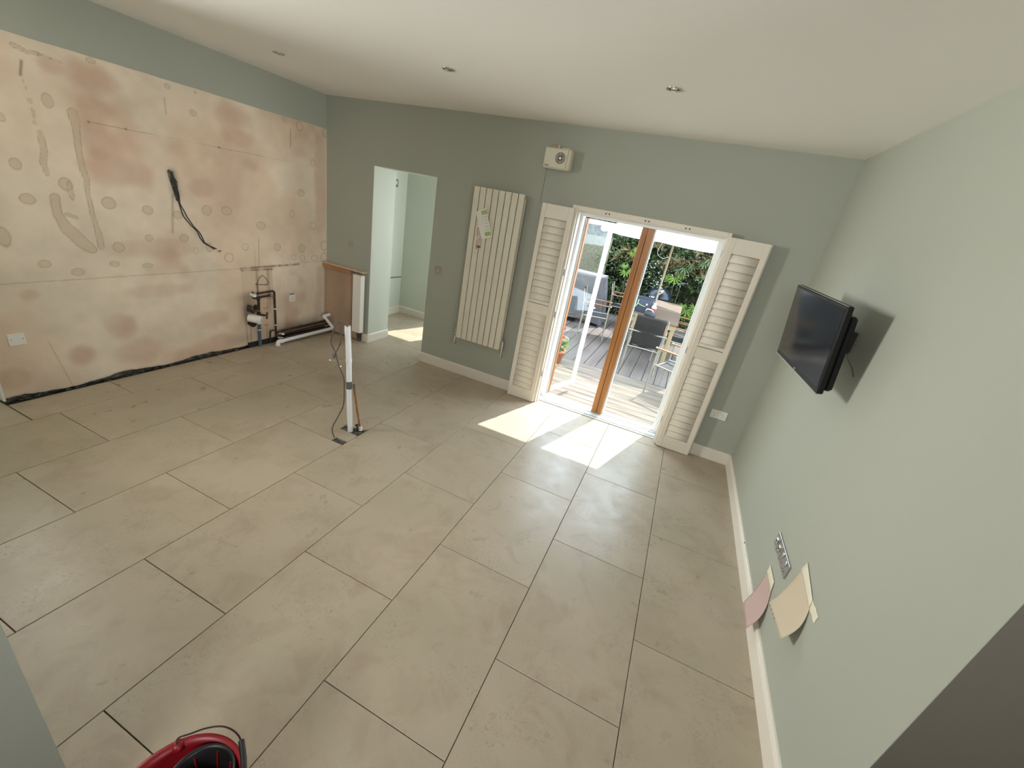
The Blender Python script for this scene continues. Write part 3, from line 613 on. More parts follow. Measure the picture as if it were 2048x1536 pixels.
# ------------------------------------------------------------------ extractor fan
F = thing('extractor_fan', 'cream square extractor fan unit high on the back wall above the left shutter', 'fan', (-1.72, 1.72, 2.42))
fx0, fx1, fz0, fz1 = -1.850, -1.590, 2.335, 2.508
MB().box(fx0, fx1, 1.685, YB - 0.001, fz0, fz1, 0.012).build('housing', 'fan', F)
MB().box(fx0 + 0.006, fx1 - 0.035, 1.676, 1.686, fz0 + 0.010, fz1 - 0.006, 0.004).build('front_panel', 'fan', F)
gc = (-1.690, 1.6745, 2.428)
MB().lathe([(0.0, 0.0), (0.048, 0.0), (0.048, 0.0015), (0.0, 0.0015)], gc, 32, 'y').build('grille_recess', 'darkgap', F)
g = MB()
for r in (0.049, 0.041, 0.033, 0.025): g.lathe([(r - 0.0017, -0.002), (r + 0.0017, -0.002), (r + 0.0017, 0.0), (r - 0.0017, 0.0), (r - 0.0017, -0.002)], gc, 32, 'y', False, False)
for k in range(4):
    a = k * PI / 2 + 0.1; d = Vector((math.cos(a), 0, math.sin(a))); p = Vector(gc) + Vector((0, -0.001, 0)); g.cyl(p + d * 0.010, p + d * 0.049, 0.0014, 6)
g.build('grille', 'fan', F)
MB().lathe([(0.0, -0.004), (0.010, -0.004), (0.013, -0.002), (0.013, 0.001)], gc, 20, 'y').build('hub', 'plastic_white', F)
for i, w in enumerate((0.006, 0.005, 0.007, 0.005, 0.006)):
    MB().box(fx0 + 0.018 + i * 0.009, fx0 + 0.018 + i * 0.009 + w, 1.6745, 1.676, fz0 + 0.020, fz0 + 0.030).build('lettering', 'ink', F)
MB().box(fx0 + 0.02, -1.760, YB - 0.020, YB - 0.002, fz1 - 0.01, fz1 + 0.032, 0.003).build('bare_plaster_patch', 'dusty', F)
MB().box(-1.752, -1.735, YB - 0.045, YB - 0.002, fz1 - 0.01, fz1 + 0.030, 0.003).box(-1.728, -1.650, YB - 0.008, YB - 0.002, fz1 - 0.005, fz1 + 0.020, 0.002).build('back_plate_clip', 'masking', F)
MB().tube([(-1.84, YB - 0.005, 2.34), (-1.842, YB - 0.004, 2.20), (-1.843, YB - 0.004, 2.03)], 0.0025, 6).build('mains_flex', 'sage', F)

# ------------------------------------------------------------------ sockets and switches
def plate(name, label, cat, org, ex, ez, w, h, m, t=0.008):
    # org = centre on the wall, ex = unit vector along width; normal points into the room
    o = thing(name, label, cat, org); ex = Vector(ex); n = Vector(ez)
    def bx(u0, u1, w0, w1, d0, d1, nm, mt, bev=0.0015):
        ps = [Vector(org) + ex * u0 + n * d0 + Vector((0, 0, w0)), Vector(org) + ex * u1 + n * d1 + Vector((0, 0, w1))]
        return MB().box(ps[0].x, ps[1].x, ps[0].y, ps[1].y, ps[0].z, ps[1].z, bev).build(nm, mt, o)
    bx(-w / 2, w / 2, -h / 2, h / 2, 0.0005, t, 'plate', m)
    return o, bx, t
def socket_face(bx, t, cu, m='black', sw='plastic_white', sc=1.0):
    for (u, z, w_, h_) in ((0, 0.012, 0.004, 0.008), (-0.011, -0.012, 0.007, 0.004), (0.011, -0.012, 0.007, 0.004)):
        bx(cu + u - w_ / 2, cu + u + w_ / 2, z - h_ / 2 - 0.008, z + h_ / 2 - 0.008, t, t + 0.0006, 'pin_slot', m, 0)
    bx(cu - 0.006, cu + 0.006, 0.020, 0.036, t, t + 0.003, 'rocker', sw)
o, bx, t = plate('double_socket', 'double plug socket on the back wall right of the right-hand shutter', 'socket', (0.362, YB, 0.480), (1, 0, 0), (0, -1, 0), 0.146, 0.086, 'plastic_white')
for cu in (-0.043, 0.043): socket_face(bx, t, cu)
bx(-0.018, 0.018, 0.006, 0.026, t, t + 0.012, 'fused_spur', 'masking')
o, bx, t = plate('light_switch', 'small bronze light switch between the plain doorway and the radiator', 'switch', (-2.905, YB, 1.145), (1, 0, 0), (0, -1, 0), 0.086, 0.086, 'brushed')
bx(-0.010, 0.010, -0.016, 0.016, t, t + 0.005, 'rocker', 'chrome'); bx(-0.034, -0.030, -0.003, 0.003, t, t + 0.001, 'screw', 'chrome', 0); bx(0.030, 0.034, -0.003, 0.003, t, t + 0.001, 'screw', 'chrome', 0)
o, bx, t = plate('blank_plate', 'sage painted blanking plate on the back wall left of the plain doorway', 'plate', (-4.175, YB, 1.19), (1, 0, 0), (0, -1, 0), 0.082, 0.082, M['patch'], 0.003)
bx(-0.034, -0.030, -0.003, 0.003, t, t + 0.001, 'screw', 'brass', 0); bx(0.030, 0.034, -0.003, 0.003, t, t + 0.001, 'screw', 'brass', 0)
o, bx, t = plate('bell_switch', 'brushed metal switch plate high on the wall seen through the plain doorway', 'switch', (-4.545, 3.06, 1.965), (0, 1, 0), (1, 0, 0), 0.086, 0.100, 'brushed')
bx(-0.014, 0.014, -0.018, 0.030, t, t + 0.006, 'rocker', 'plastic_white')
o, bx, t = plate('cooker_plate', 'white blank cover plate low on the bare plaster near the left edge', 'plate', (XL, -1.088, 0.468), (0, 1, 0), (1, 0, 0), 0.088, 0.086, 'plastic_white')
bx(-0.033, -0.028, -0.003, 0.003, t, t + 0.001, 'screw', 'ink', 0); bx(0.028, 0.033, -0.003, 0.003, t, t + 0.001, 'screw', 'ink', 0)
o, bx, t = plate('single_socket', 'white single plug socket on the bare plaster right of the pipes', 'socket', (XL, 1.243, 0.487), (0, 1, 0), (1, 0, 0), 0.084, 0.086, 'plastic_white')
for (u, z, w_, h_) in ((0, 0.012, 0.006, 0.010), (-0.013, -0.016, 0.009, 0.005), (0.013, -0.016, 0.009, 0.005)): bx(u - w_ / 2, u + w_ / 2, z - h_ / 2, z + h_ / 2, t, t + 0.0006, 'pin_slot', 'ink', 0)
bx(-0.030, 0.030, 0.046, 0.056, 0.0, 0.006, 'cut_out_gap', 'ink', 0)
# chrome grid of switches and sockets on the right wall : four gang + double socket
o, bx, t = plate('media_plate', 'long chrome wall plate of switches and sockets above the paint sample sheets', 'socket', (XR, -0.122, 0.492), (0, -1, 0), (-1, 0, 0), 0.300, 0.084, 'brushed', 0.009)
for cu in (-0.110, -0.042):
    bx(cu - 0.014, cu + 0.014, -0.012, 0.016, t, t + 0.006, 'aerial_module', 'chrome'); bx(cu - 0.004, cu + 0.004, -0.002, 0.006, t + 0.006, t + 0.008, 'aerial_hole', 'black', 0)
for u in (-0.077, 0.0): bx(u - 0.0012, u + 0.0012, -0.042, 0.042, t, t + 0.0008, 'seam', 'black', 0)
for cu in (0.040, 0.108):
    for (u, z, w_, h_) in ((0, 0.006, 0.005, 0.010), (-0.012, -0.018, 0.009, 0.005), (0.012, -0.018, 0.009, 0.005)): bx(cu + u - w_ / 2, cu + u + w_ / 2, z - h_ / 2, z + h_ / 2, t, t + 0.0008, 'pin_slot', 'black', 0)
    bx(cu - 0.009, cu + 0.009, 0.016, 0.034, t, t + 0.005, 'rocker', 'chrome')
nl = thing('masonry_nail', 'tiny dark nail hole in the top of the right-hand skirting', 'nail', (XR - 0.012, 0.42, 0.119))
MB().cyl((XR - 0.009, 0.42, 0.1165), (XR - 0.009, 0.42, 0.121), 0.004, 8).build('nail_head', 'black', nl)

# ------------------------------------------------------------------ television
TV = thing('wall_television', 'black flat television tilted out on a bracket on the right wall', 'television', (0.41, 0.40, 1.36))
fT = Vector((0.320, 0.742, 1.826)); nT = Vector((0.400, 0.011, 1.806)); fB = Vector((0.372, 0.788, 1.382)); nB = Vector((0.450, 0.044, 1.361))
uu = ((nT - fT) + (nB - fB)) / 2; vv_ = ((fT - fB) + (nT - nB)) / 2; nn = uu.cross(vv_).normalized()
if nn.x > 0: nn = -nn
cc_ = (fT + nT + fB + nB) / 4; U = uu.normalized(); V = (vv_ - U * vv_.dot(U)).normalized(); w2, h2 = uu.length / 2, vv_.length / 2
def tvbox(u0, u1, v0, v1, d0, d1, nm, m, bev=0.003):
    mb = MB().box(u0, u1, d0, d1, v0, v1, bev)
    mb.v = [tuple(cc_ + U * p[0] - nn * p[1] + V * p[2]) for p in mb.v]
    return mb.build(nm, m, TV)
tvbox(-w2, w2, -h2, h2, 0.0, 0.030, 'casing', 'tv_black', 0.006)
tvbox(-w2 + 0.016, w2 - 0.016, -h2 + 0.030, h2 - 0.016, -0.0012, 0.0, 'screen', 'screen', 0)
tvbox(-w2, w2, -h2 - 0.002, -h2 + 0.004, -0.003, 0.004, 'bottom_trim', 'brushed', 0.001)
tvbox(-w2, w2, h2 - 0.002, h2 + 0.002, 0.000, 0.006, 'top_edge', 'brushed', 0.001)
tvbox(-0.24, w2 - 0.012, -h2 + 0.015, h2 - 0.05, 0.030, 0.070, 'rear_housing', 'tv_black', 0.012)
tvbox(-0.016, 0.016, -h2 + 0.010, -h2 + 0.018, -0.0018, 0.0, 'maker_badge', 'chrome', 0)
tvbox(-0.12, 0.12, -0.12, 0.12, 0.070, 0.076, 'mount_plate', 'black', 0.002)
pm = cc_ - nn * 0.072
MB().cyl(pm, (XR - 0.08, pm.y - 0.16, 1.60), 0.014, 10).cyl((XR - 0.08, pm.y - 0.16, 1.60), (XR - 0.02, pm.y, 1.60), 0.014, 10).box(XR - 0.022, XR - 0.001, pm.y - 0.03, pm.y + 0.06, 1.54, 1.66, 0.002).build('bracket_arm', 'black', TV)
MB().tube([tuple(cc_ - nn * 0.06 + U * 0.26 + V * 0.04), (0.50, 0.06, 1.58), (0.56, 0.10, 1.52), (0.605, 0.16, 1.47)], 0.003, 8).build('aerial_lead', 'cable', TV)

# ------------------------------------------------------------------ paint sample sheets
def sheet(tl, tr, bl, br, bow, edge_bow=0.0):
    tl, tr, bl, br = map(Vector, (tl, tr, bl, br))
    def q(u, v):
        s = v * v * (3 - 2 * v) * 0.4 + v * 0.6
        p = (tl * (1 - u) + tr * u) * (1 - v) + (bl * (1 - u) + br * u) * v
        p = p + Vector((bow * math.sin(PI * v) * (0.5 + 0.5 * u), -edge_bow * math.sin(PI * v) * u, 0)); return tuple(p)
    return q
ps = thing('pink_sample_sheet', 'pink painted sample sheet curling off the wall over the right-hand skirting', 'paper', (0.58, -0.16, 0.22))
MB().grid(sheet((0.6075, -0.071, 0.313), (0.6075, -0.218, 0.309), (0.546, -0.150, 0.103), (0.546, -0.332, 0.099), 0.018, 0.018), 10, 14, True, (-0.0012, 0, 0)).build('sheet', 'pink', ps)
MB().grid(sheet((0.6062, -0.063, 0.362), (0.6062, -0.200, 0.358), (0.6050, -0.066, 0.306), (0.6050, -0.226, 0.305), 0), 8, 3, True, (-0.0008, 0, 0)).build('masking_tape', 'masking', ps)
bs = thing('beige_sample_sheet', 'larger beige painted sample sheet curling off the wall below the chrome plate', 'paper', (0.58, -0.48, 0.45))
qb = sheet((0.6075, -0.366, 0.610), (0.6075, -0.582, 0.583), (0.570, -0.342, 0.328), (0.548, -0.642, 0.406), 0.016, 0.012)
MB().grid(qb, 12, 14, True, (-0.0012, 0, 0)).build('sheet', 'beige', bs)
MB().grid(sheet((0.6062, -0.379, 0.668), (0.6062, -0.572, 0.618), (0.6045, -0.363, 0.606), (0.6045, -0.584, 0.579), 0), 8, 3, True, (-0.0008, 0, 0)).build('masking_tape', 'masking', bs)
MB().grid(lambda u, v: (0.6085, -0.571 - 0.092 * u, 0.618 - 0.042 * v - 0.003 * math.sin(9 * u)), 4, 2, False, (-0.0008, 0, 0)).build('masking_tape', 'masking', bs)
for i in range(4):
    a = Vector(qb(0.10 + i * 0.13, 0.985)); MB().box(a.x - 0.0022, a.x - 0.0012, a.y - 0.007, a.y + 0.005, a.z - 0.001, a.z + 0.002).build('pencil_note', 'ink', bs)

# ------------------------------------------------------------------ ceiling downlights
for i, (x, y, lab_) in enumerate(((-3.729, 0.482, 'chrome recessed downlight nearest the bare plaster wall'), (-2.204, 0.512, 'chrome recessed downlight in the middle of the row of three'), (-0.715, 0.520, 'chrome recessed downlight nearest the right-hand wall'))):
    t = thing('downlight', lab_, 'downlight', (x, y, H), 0, 'recessed ceiling downlights')
    MB().lathe([(0.044, -0.001), (0.044, -0.004), (0.036, -0.006), (0.030, -0.003), (0.029, 0.0)], (x, y, H), 36).build('rim', 'chrome', t)
    MB().lathe([(0.0, -0.0012), (0.030, -0.0012)], (x, y, H), 28).build('recess', 'darkgap', t)
    MB().lathe([(0.0, -0.0046), (0.018, -0.0044), (0.021, -0.002)], (x, y, H), 24).build('lamp', 'chrome', t)

# ------------------------------------------------------------------ boxed ledge in the far left corner
lg = thing('boxed_ledge', 'low pink plasterboard boxing with a raw timber top in the far left corner', 'boxing', (-4.25, 1.75, 0))
MB().box(XL + 0.004, -4.010, 1.742, YB - 0.001, 0.015, 0.862).build('side_board', 'pinkboard', lg)
MB().box(XL + 0.003, -3.905, 1.706, YB - 0.001, 0.892, 0.907, 0.003).build('ledge_top', mat('pale_board', (0.66, 0.52, 0.40), 0.85, noise=((0.55, 0.40, 0.28), 14, 0.35, 0.65)), lg)
MB().box(XL + 0.004, -4.115, 1.708, 1.741, 0.842, 0.890, 0.002).build('timber_batten', 'rawwood', lg)
wp = thing('white_end_panel', 'upright white boxed panel hanging off the end of the corner ledge', 'panel', (-3.97, 1.71, 0.13))
MB().box(-4.030, -3.905, 1.672, 1.741, 0.135, 0.862, 0.002).build('front_board', 'white', wp)
MB().box(-4.020, -3.92, 1.690, 1.741, 0.125, 0.134).build('bottom_edge', 'rawwood', wp)
MB().box(-4.012, -3.95, 1.742, YB - 0.002, 0.0, 0.10).build('brick_return', 'rubble', lg)

# ------------------------------------------------------------------ pipework on the plaster
def bend(pts, r, k=5):
    P = [Vector(p) for p in pts]; out = [P[0]]
    for i in range(1, len(P) - 1):
        a = (P[i - 1] - P[i]); b = (P[i + 1] - P[i]); q = min(r, a.length / 2, b.length / 2); a.normalize(); b.normalize()
        s, e = P[i] + a * q, P[i] + b * q
        for j in range(k + 1):
            t = j / k; out.append(s * (1 - t) ** 2 + P[i] * 2 * t * (1 - t) + e * t * t)
    return out + [P[-1]]
px = -4.515
pp = thing('heating_pipes', 'dark tarnished pipes running up the bare plaster and down to the floor', 'pipes', (px, 0.85, 0))
MB().tube(bend([(px, 0.760, 0.605), (px, 0.958, 0.612), (px, 0.972, 0.60), (px, 0.968, 0.055)], 0.02), 0.011, 10).build('riser_pipe', 'pipe_dark', pp)
MB().tube(bend([(px, 0.715, 0.628), (px, 0.700, 0.60), (px, 0.720, 0.556), (px, 0.90, 0.566), (px, 0.925, 0.568)], 0.02), 0.011, 10).build('branch_pipe', 'pipe_dark', pp)
MB().tube([(px, 0.775, 0.56), (px, 0.770, 0.40)], 0.013, 10).cyl((px, 0.772, 0.53), (px, 0.772, 0.555), 0.018, 10).build('drop_pipe', 'pipe_dark', pp)
MB().cyl((px - 0.01, 0.700, 0.60), (px + 0.05, 0.695, 0.60), 0.018, 12).build('cap_fitting', 'plastic_white', pp)
MB().cyl((px, 0.905, 0.566), (px, 0.935, 0.568), 0.016, 10).tube([(px, 0.93, 0.57), (px + 0.02, 0.945, 0.56), (px + 0.02, 0.92, 0.535), (px + 0.01, 0.87, 0.548)], 0.004, 6).build('end_fitting', 'brass', pp)
for z in (0.405, 0.212): MB().cyl((px, 0.968, z - 0.006), (px, 0.968, z + 0.006), 0.0145, 12).build('pipe_clip', 'plastic_white', pp)
for z in (0.412, 0.214): MB().box(XL + 0.001, XL + 0.010, 0.862, 0.915, z - 0.013, z + 0.010, 0.003).build('filled_patch', 'dusty', pp)
MB().tube(bend([(px, 0.945, 0.150), (px, 0.898, 0.150), (px, 0.884, 0.02)], 0.015), 0.009, 8).build('short_pipe', 'pipe_dark', pp)
for (z, x, y1) in ((0.128, -4.500, 1.725), (0.098, -4.475, 1.728), (0.062, -4.445, 1.728)):
    MB().tube(bend([(x, 0.965, z - 0.01), (x, 1.02, z), (x, y1, z + 0.006)], 0.02), 0.0115, 10).build('floor_run_pipe', 'pipe_dark', pp)
MB().cyl((-4.50, 0.985, 0.055), (-4.44, 1.000, 0.060), 0.014, 10).cyl((-4.50, 1.0, 0.10), (-4.45, 1.02, 0.105), 0.012, 10).build('compression_joint', 'plastic_white', pp)
MB().box(XL + 0.001, -4.532, 0.64, 1.73, -0.010, 0.050, 0.004).build('skirting_void', 'darkgap', pp)
cr = thing('hanging_wire_loop', 'thin bent wire loop above the tarnished pipes', 'wire', (XL + 0.02, 0.82, 0.7))
MB().tube([(XL + 0.02, 0.795, 0.58), (XL + 0.015, 0.792, 0.70), (XL + 0.02, 0.815, 0.765), (XL + 0.03, 0.852, 0.795), (XL + 0.03, 0.885, 0.765), (XL + 0.03, 0.918, 0.715), (XL + 0.03, 0.905, 0.688), (XL + 0.03, 0.86, 0.688), (XL + 0.02, 0.79, 0.702)], 0.0035, 6).build('wire', 'cable', cr)
MB().cyl((XL + 0.002, 0.792, 0.70), (XL + 0.02, 0.792, 0.70), 0.009, 8).build('wall_plug', 'brass', cr)
bp_ = thing('blue_supply_pipe', 'blue water supply pipe rising from the floor to the stop valve', 'pipe', (px, 0.75, 0))
MB().cyl((px + 0.005, 0.752, -0.010), (px + 0.005, 0.758, 0.335), 0.0165, 14).build('pipe', 'pipe_blue', bp_)
for z in (0.195, 0.268): MB().cyl((px + 0.005, 0.754, z - 0.004), (px + 0.005, 0.754, z + 0.004), 0.019, 14).build('clip_band', 'plastic_white', bp_)
sv = thing('stop_valve', 'brass stop valve with a crosshead handle above the blue pipe', 'valve', (px, 0.77, 0.36))
MB().cyl((px + 0.005, 0.758, 0.335), (px + 0.005, 0.762, 0.40), 0.020, 12).cyl((px + 0.005, 0.760, 0.372), (px + 0.010, 0.83, 0.352), 0.011, 10).build('body', 'pipe_dark', sv)
MB().cyl((px + 0.010, 0.83, 0.352), (px + 0.012, 0.858, 0.343), 0.006, 8).cyl((px + 0.012, 0.850, 0.308), (px + 0.012, 0.860, 0.380), 0.008, 8).build('crosshead', 'pipe_dark', sv)
MB().cyl((px, 0.655, 0.44), (px, 0.765, 0.408), 0.011, 10).cyl((px, 0.66, 0.49), (px, 0.655, 0.42), 0.017, 12).cyl((px, 0.70, 0.465), (px, 0.70, 0.40), 0.021, 12).cyl((px + 0.01, 0.72, 0.45), (px + 0.045, 0.725, 0.45), 0.014, 10).cyl((px, 0.735, 0.48), (px, 0.742, 0.43), 0.015, 10).build('coupling', 'pipe_dark', sv)
MB().cyl((px + 0.01, 0.668, 0.463), (px + 0.035, 0.668, 0.463), 0.011, 10).cyl((px + 0.02, 0.70, 0.43), (px + 0.03, 0.76, 0.415), 0.006, 8).build('brass_nut', 'brass', sv)
wm = thing('water_meter', 'round white water meter head tilted beside the stop valve', 'meter', (px + 0.03, 0.69, 0.34))
a0 = Vector((px - 0.02, 0.662, 0.345)); a1 = Vector((px + 0.075, 0.712, 0.338))
MB().tube([a0, a0.lerp(a1, 0.5), a1], 0.046, 24, True, [0.044, 0.047, 0.045]).build('meter_body', 'plastic_white', wm)
MB().tube([a1, a1.lerp(a0, -0.22)], 0.036, 24).build('meter_face', 'plastic_white', wm)
a2 = a1.lerp(a0, -0.225); dv = (a1 - a0).normalized(); s1 = Vector((0, 0, 1)); s2 = dv.cross(s1).normalized()
for (u, v_, r) in ((-0.010, 0.010, 0.006), (0.010, 0.004, 0.005), (-0.004, -0.012, 0.007), (0.012, -0.012, 0.004)):
    c_ = a2 + s1 * v_ + s2 * u; MB().cyl(c_, c_ + dv * 0.002, r, 8).build('dial', 'ink', wm)
MB().cyl((px, 0.665, 0.30), (px, 0.700, 0.27), 0.040, 18).build('meter_chamber', 'pipe_dark', wm)

wpipe = thing('white_waste_pipe', 'white plastic waste pipe running along the floor below the plaster wall', 'pipe', (-4.42, 1.3, 0.0))
zr = 0.045
MB().tube(bend([(-4.415, 0.905, 0.004), (-4.415, 0.905, zr), (-4.41, 0.95, zr)], 0.02), 0.024, 14).cyl((-4.415, 0.905, 0.0), (-4.415, 0.905, 0.022), 0.0275, 16).cyl((-4.411, 0.935, zr), (-4.410, 0.965, zr), 0.0275, 16).build('elbow', 'pipe_white', wpipe)
MB().tube([(-4.41, 0.95, zr), (-4.400, 1.700, zr + 0.012)], 0.021, 14).build('pipe_run', 'pipe_white', wpipe)
MB().tube(bend([(-4.400, 1.690, zr + 0.012), (-4.400, 1.735, zr + 0.015), (-4.455, 1.655, 0.200), (-4.470, 1.650, 0.212)], 0.022), 0.021, 14).build('riser', 'pipe_white', wpipe)
MB().tube(bend([(-4.462, 1.650, 0.20), (-4.470, 1.640, 0.222), (-4.455, 1.728, 0.232)], 0.02), 0.021, 14).build('top_elbow', 'pipe_white', wpipe)

# ------------------------------------------------------------------ cables hanging out of the plaster
hc = thing('hanging_cable', 'pair of dark cables hanging out of a chased hole in the bare plaster', 'cable', (XL, 0.1, 1.6))
MB().prism([(0.055, 1.725), (0.075, 1.735), (0.092, 1.690), (0.125, 1.645), (0.122, 1.60), (0.110, 1.57), (0.125, 1.52), (0.115, 1.485), (0.095, 1.49), (0.083, 1.56), (0.070, 1.62), (0.058, 1.68)], XL + 0.0006, XL + 0.003, 'x').build('chased_hole', 'rubble', hc)
MB().prism([(0.100, 1.575), (0.118, 1.565), (0.118, 1.50), (0.103, 1.495)], XL + 0.003, XL + 0.0045, 'x').build('dark_hole', 'darkgap', hc)
for (dy, dz, ph) in ((0, 0, 0), (0.014, 0.004, 1.3)):
    pts = [(0.072 + dy * .6, 1.720), (0.085 + dy, 1.62), (0.100 + dy, 1.53), (0.108 + dy, 1.47), (0.120 + dy * 1.6, 1.418), (0.142 + dy, 1.36), (0.192 + dy * .6, 1.285), (0.228 + dy, 1.235), (0.250 + dy * 1.3, 1.180), (0.280 + dy, 1.135), (0.345 + dy * .5, 1.095), (0.395 + dy, 1.066)]
    cr_ = []
    for i in range(len(pts) - 1):
        for k_2 in range(4):
            t_ = k_2 / 4; a_, b_ = pts[i], pts[i + 1]; cr_.append((XL + 0.012 + 0.010 * math.sin(ph + i + t_), a_[0] * (1 - t_) + b_[0] * t_ + 0.003 * math.sin(ph * 3 + (i + t_) * 2.1), a_[1] * (1 - t_) + b_[1] * t_ + dz))
    MB().tube(cr_, 0.0048, 8).build('cable', 'cable_black', hc)
for (dy, dz) in ((0.022, 0.010), (0.024, -0.004), (0.010, -0.018), (0.026, 0.002)):
    MB().tube([(XL + 0.015, 0.400, 1.062), (XL + 0.02, 0.412, 1.058 + dz * .3), (XL + 0.02, 0.408 + dy, 1.058 + dz)], 0.0018, 6).build('bare_core', 'brass', hc)

# ------------------------------------------------------------------ standing pipe in the floor
sp_ = thing('standing_waste_pipe', 'white plastic pipe standing upright out of a hole in the floor tiles', 'pipe', (-2.485, 0.025, 0))
MB().tube([(-2.508, 0.014, -0.0115), (-2.531, 0.024, 0.18), (-2.546, 0.028, 0.41), (-2.556, 0.030, 0.618)], 0.0215, 24).build('lower_pipe', 'pipe_white', sp_)
up = MB().tube([(-2.556, 0.030, 0.618), (-2.576, 0.030, 0.900)], 0.0222, 24, False); up.tube([(-2.5755, 0.030, 0.899), (-2.560, 0.030, 0.67)], 0.0180, 24, False)
up.lathe([(0.018, 0), (0.0222, 0)], (-2.576, 0.030, 0.900), 24).build('upper_pipe', 'pipe_white', sp_)
MB().tube([(-2.5550, 0.030, 0.604), (-2.5558, 0.030, 0.612), (-2.5568, 0.030, 0.628), (-2.5575, 0.030, 0.636)], 0.0245, 24, True, [0.0222, 0.0245, 0.0245, 0.0222]).build('socket_collar', 'pipe_white', sp_)
MB().tube([(-2.544, 0.028, 0.375), (-2.5483, 0.0283, 0.440)], 0.0230, 24, False).build('tape_wrap', 'tape_grey', sp_)
cp = thing('copper_pipe', 'old copper pipe leaning against the upright white pipe', 'pipe', (-2.44, 0.07, 0))
MB().tube([(-2.456, 0.072, 0.014), (-2.484, 0.064, 0.16), (-2.514, 0.046, 0.410)], 0.0080, 12).build('pipe', 'copper', cp)
MB().cyl((-2.452, 0.072, -0.006), (-2.454, 0.072, 0.030), 0.0165, 8).build('end_cap', 'plastic_white', cp)
MB().cyl((-2.462, 0.045, -0.010), (-2.470, 0.050, 0.055), 0.007, 8).cyl((-2.470, 0.036, 0.052), (-2.474, 0.060, 0.048), 0.009, 8).build('isolator', 'black', cp)
MB().tube([(-2.508, 0.049, 0.380), (-2.514, 0.046, 0.415)], 0.0105, 10, False).build('tape_wrap', 'tape_grey', cp)
ec = thing('electric_cable', 'grey electric cable looped over the upright pipe and down into a slot in the tiles', 'cable', (-2.55, -0.06, 0))
def smooth(pts, k=6):
    P = [Vector(p) for p in pts]; P = [P[0]] + P + [P[-1]]; out = []
    for i in range(1, len(P) - 2):
        for j in range(k):
            t = j / k; a, b, c, d = P[i - 1], P[i], P[i + 1], P[i + 2]
            out.append(0.5 * ((2 * b) + (c - a) * t + (2 * a - 5 * b + 4 * c - d) * t * t + (3 * b - 3 * c + d - a) * t ** 3))
    return out + [P[-1]]
MB().tube(smooth([(-2.566, 0.030, 0.80), (-2.566, 0.025, 0.895), (-2.590, -0.01, 0.925), (-2.612, -0.03, 0.925), (-2.632, -0.045, 0.885), (-2.662, -0.05, 0.765), (-2.615, -0.05, 0.690), (-2.598, -0.05, 0.635), (-2.575, -0.05, 0.58), (-2.530, -0.05, 0.500), (-2.522, -0.05, 0.40), (-2.524, -0.055, 0.26), (-2.560, -0.08, 0.14), (-2.575, -0.12, 0.05), (-2.512, -0.155, -0.010)]), 0.0050, 8).build('long_cable', 'cable', ec)
MB().tube(smooth([(-2.612, -0.03, 0.925), (-2.580, -0.04, 0.885), (-2.560, -0.05, 0.810), (-2.592, -0.05, 0.730), (-2.620, -0.05, 0.675), (-2.640, -0.05, 0.655)]), 0.0046, 8).build('loop_cable', 'cable', ec)
MB().tube([(-2.612, -0.05, 0.692), (-2.624, -0.05, 0.665), (-2.632, -0.05, 0.642)], 0.013, 8, True, [0.006, 0.014, 0.010]).build('tape_wrap', 'tape_grey', ec)
for pts in ([(-2.632, -0.05, 0.645), (-2.660, -0.05, 0.625), (-2.672, -0.05, 0.612)], [(-2.600, -0.05, 0.622), (-2.640, -0.05, 0.612), (-2.672, -0.05, 0.612)], [(-2.586, -0.05, 0.60), (-2.568, -0.05, 0.592)]):
    MB().tube(pts, 0.0022, 6).build('bare_core', 'brass', ec)
for c_ in ((-2.674, -0.05, 0.611), (-2.566, -0.05, 0.590)): MB().cyl(c_, (c_[0] + 0.008, c_[1], c_[2] - 0.002), 0.0065, 8).build('connector', 'plastic_white', ec)

# ------------------------------------------------------------------ red bucket
BX, BY, BZ = -1.189, -2.103, 0.262
bk = thing('red_bucket', 'deep red plastic mop bucket with a wire handle at the bottom edge of the floor', 'bucket', (BX, BY, 0))
rb, rt, hh = 0.130, 0.170, BZ
prof = [(0.0, 0.002), (rb, 0.002), (rb + 0.004, 0.008), (rt - 0.008, hh - 0.03), (rt - 0.006, hh - 0.012), (rt + 0.004, hh - 0.008), (rt + 0.004, hh), (rt - 0.008, hh), (rt - 0.014, hh - 0.03), (rb - 0.006, 0.012), (0.0, 0.010)]
mb = MB().lathe(prof, (BX, BY, 0), 56)
mb.build('bucket_body', 'red', bk)
WX, WY = BX + 0.000, BY + 0.070
MB().lathe([(0.050, 0.075), (0.066, 0.12), (0.080, hh - 0.018), (0.087, hh - 0.008), (0.092, hh - 0.010), (0.084, hh - 0.022), (0.070, 0.12), (0.054, 0.072)], (WX, WY, 0), 40).build('wringer_ring', 'black', bk)
for k in range(16):
    a_ = 2 * PI * k / 16; c_, s_ = math.cos(a_), math.sin(a_)
    MB().cyl((WX + c_ * 0.010, WY + s_ * 0.010, 0.06), (WX + c_ * 0.062, WY + s_ * 0.062, 0.115), 0.0035, 6).build('wringer_rib', 'red', bk)
    if k % 2: MB().cyl((WX + c_ * 0.064, WY + s_ * 0.064, 0.12), (WX + c_ * 0.078, WY + s_ * 0.078, hh - 0.03), 0.003, 6).build('wringer_rib', 'red', bk)
for (lx, ly) in ((-1.322, -2.010), (-1.064, -1.985)): MB().lathe([(0.0, 0.004), (0.013, 0.003), (0.016, -0.02), (0.010, -0.03)], (lx, ly, hh), 14).build('handle_lug', 'red', bk)
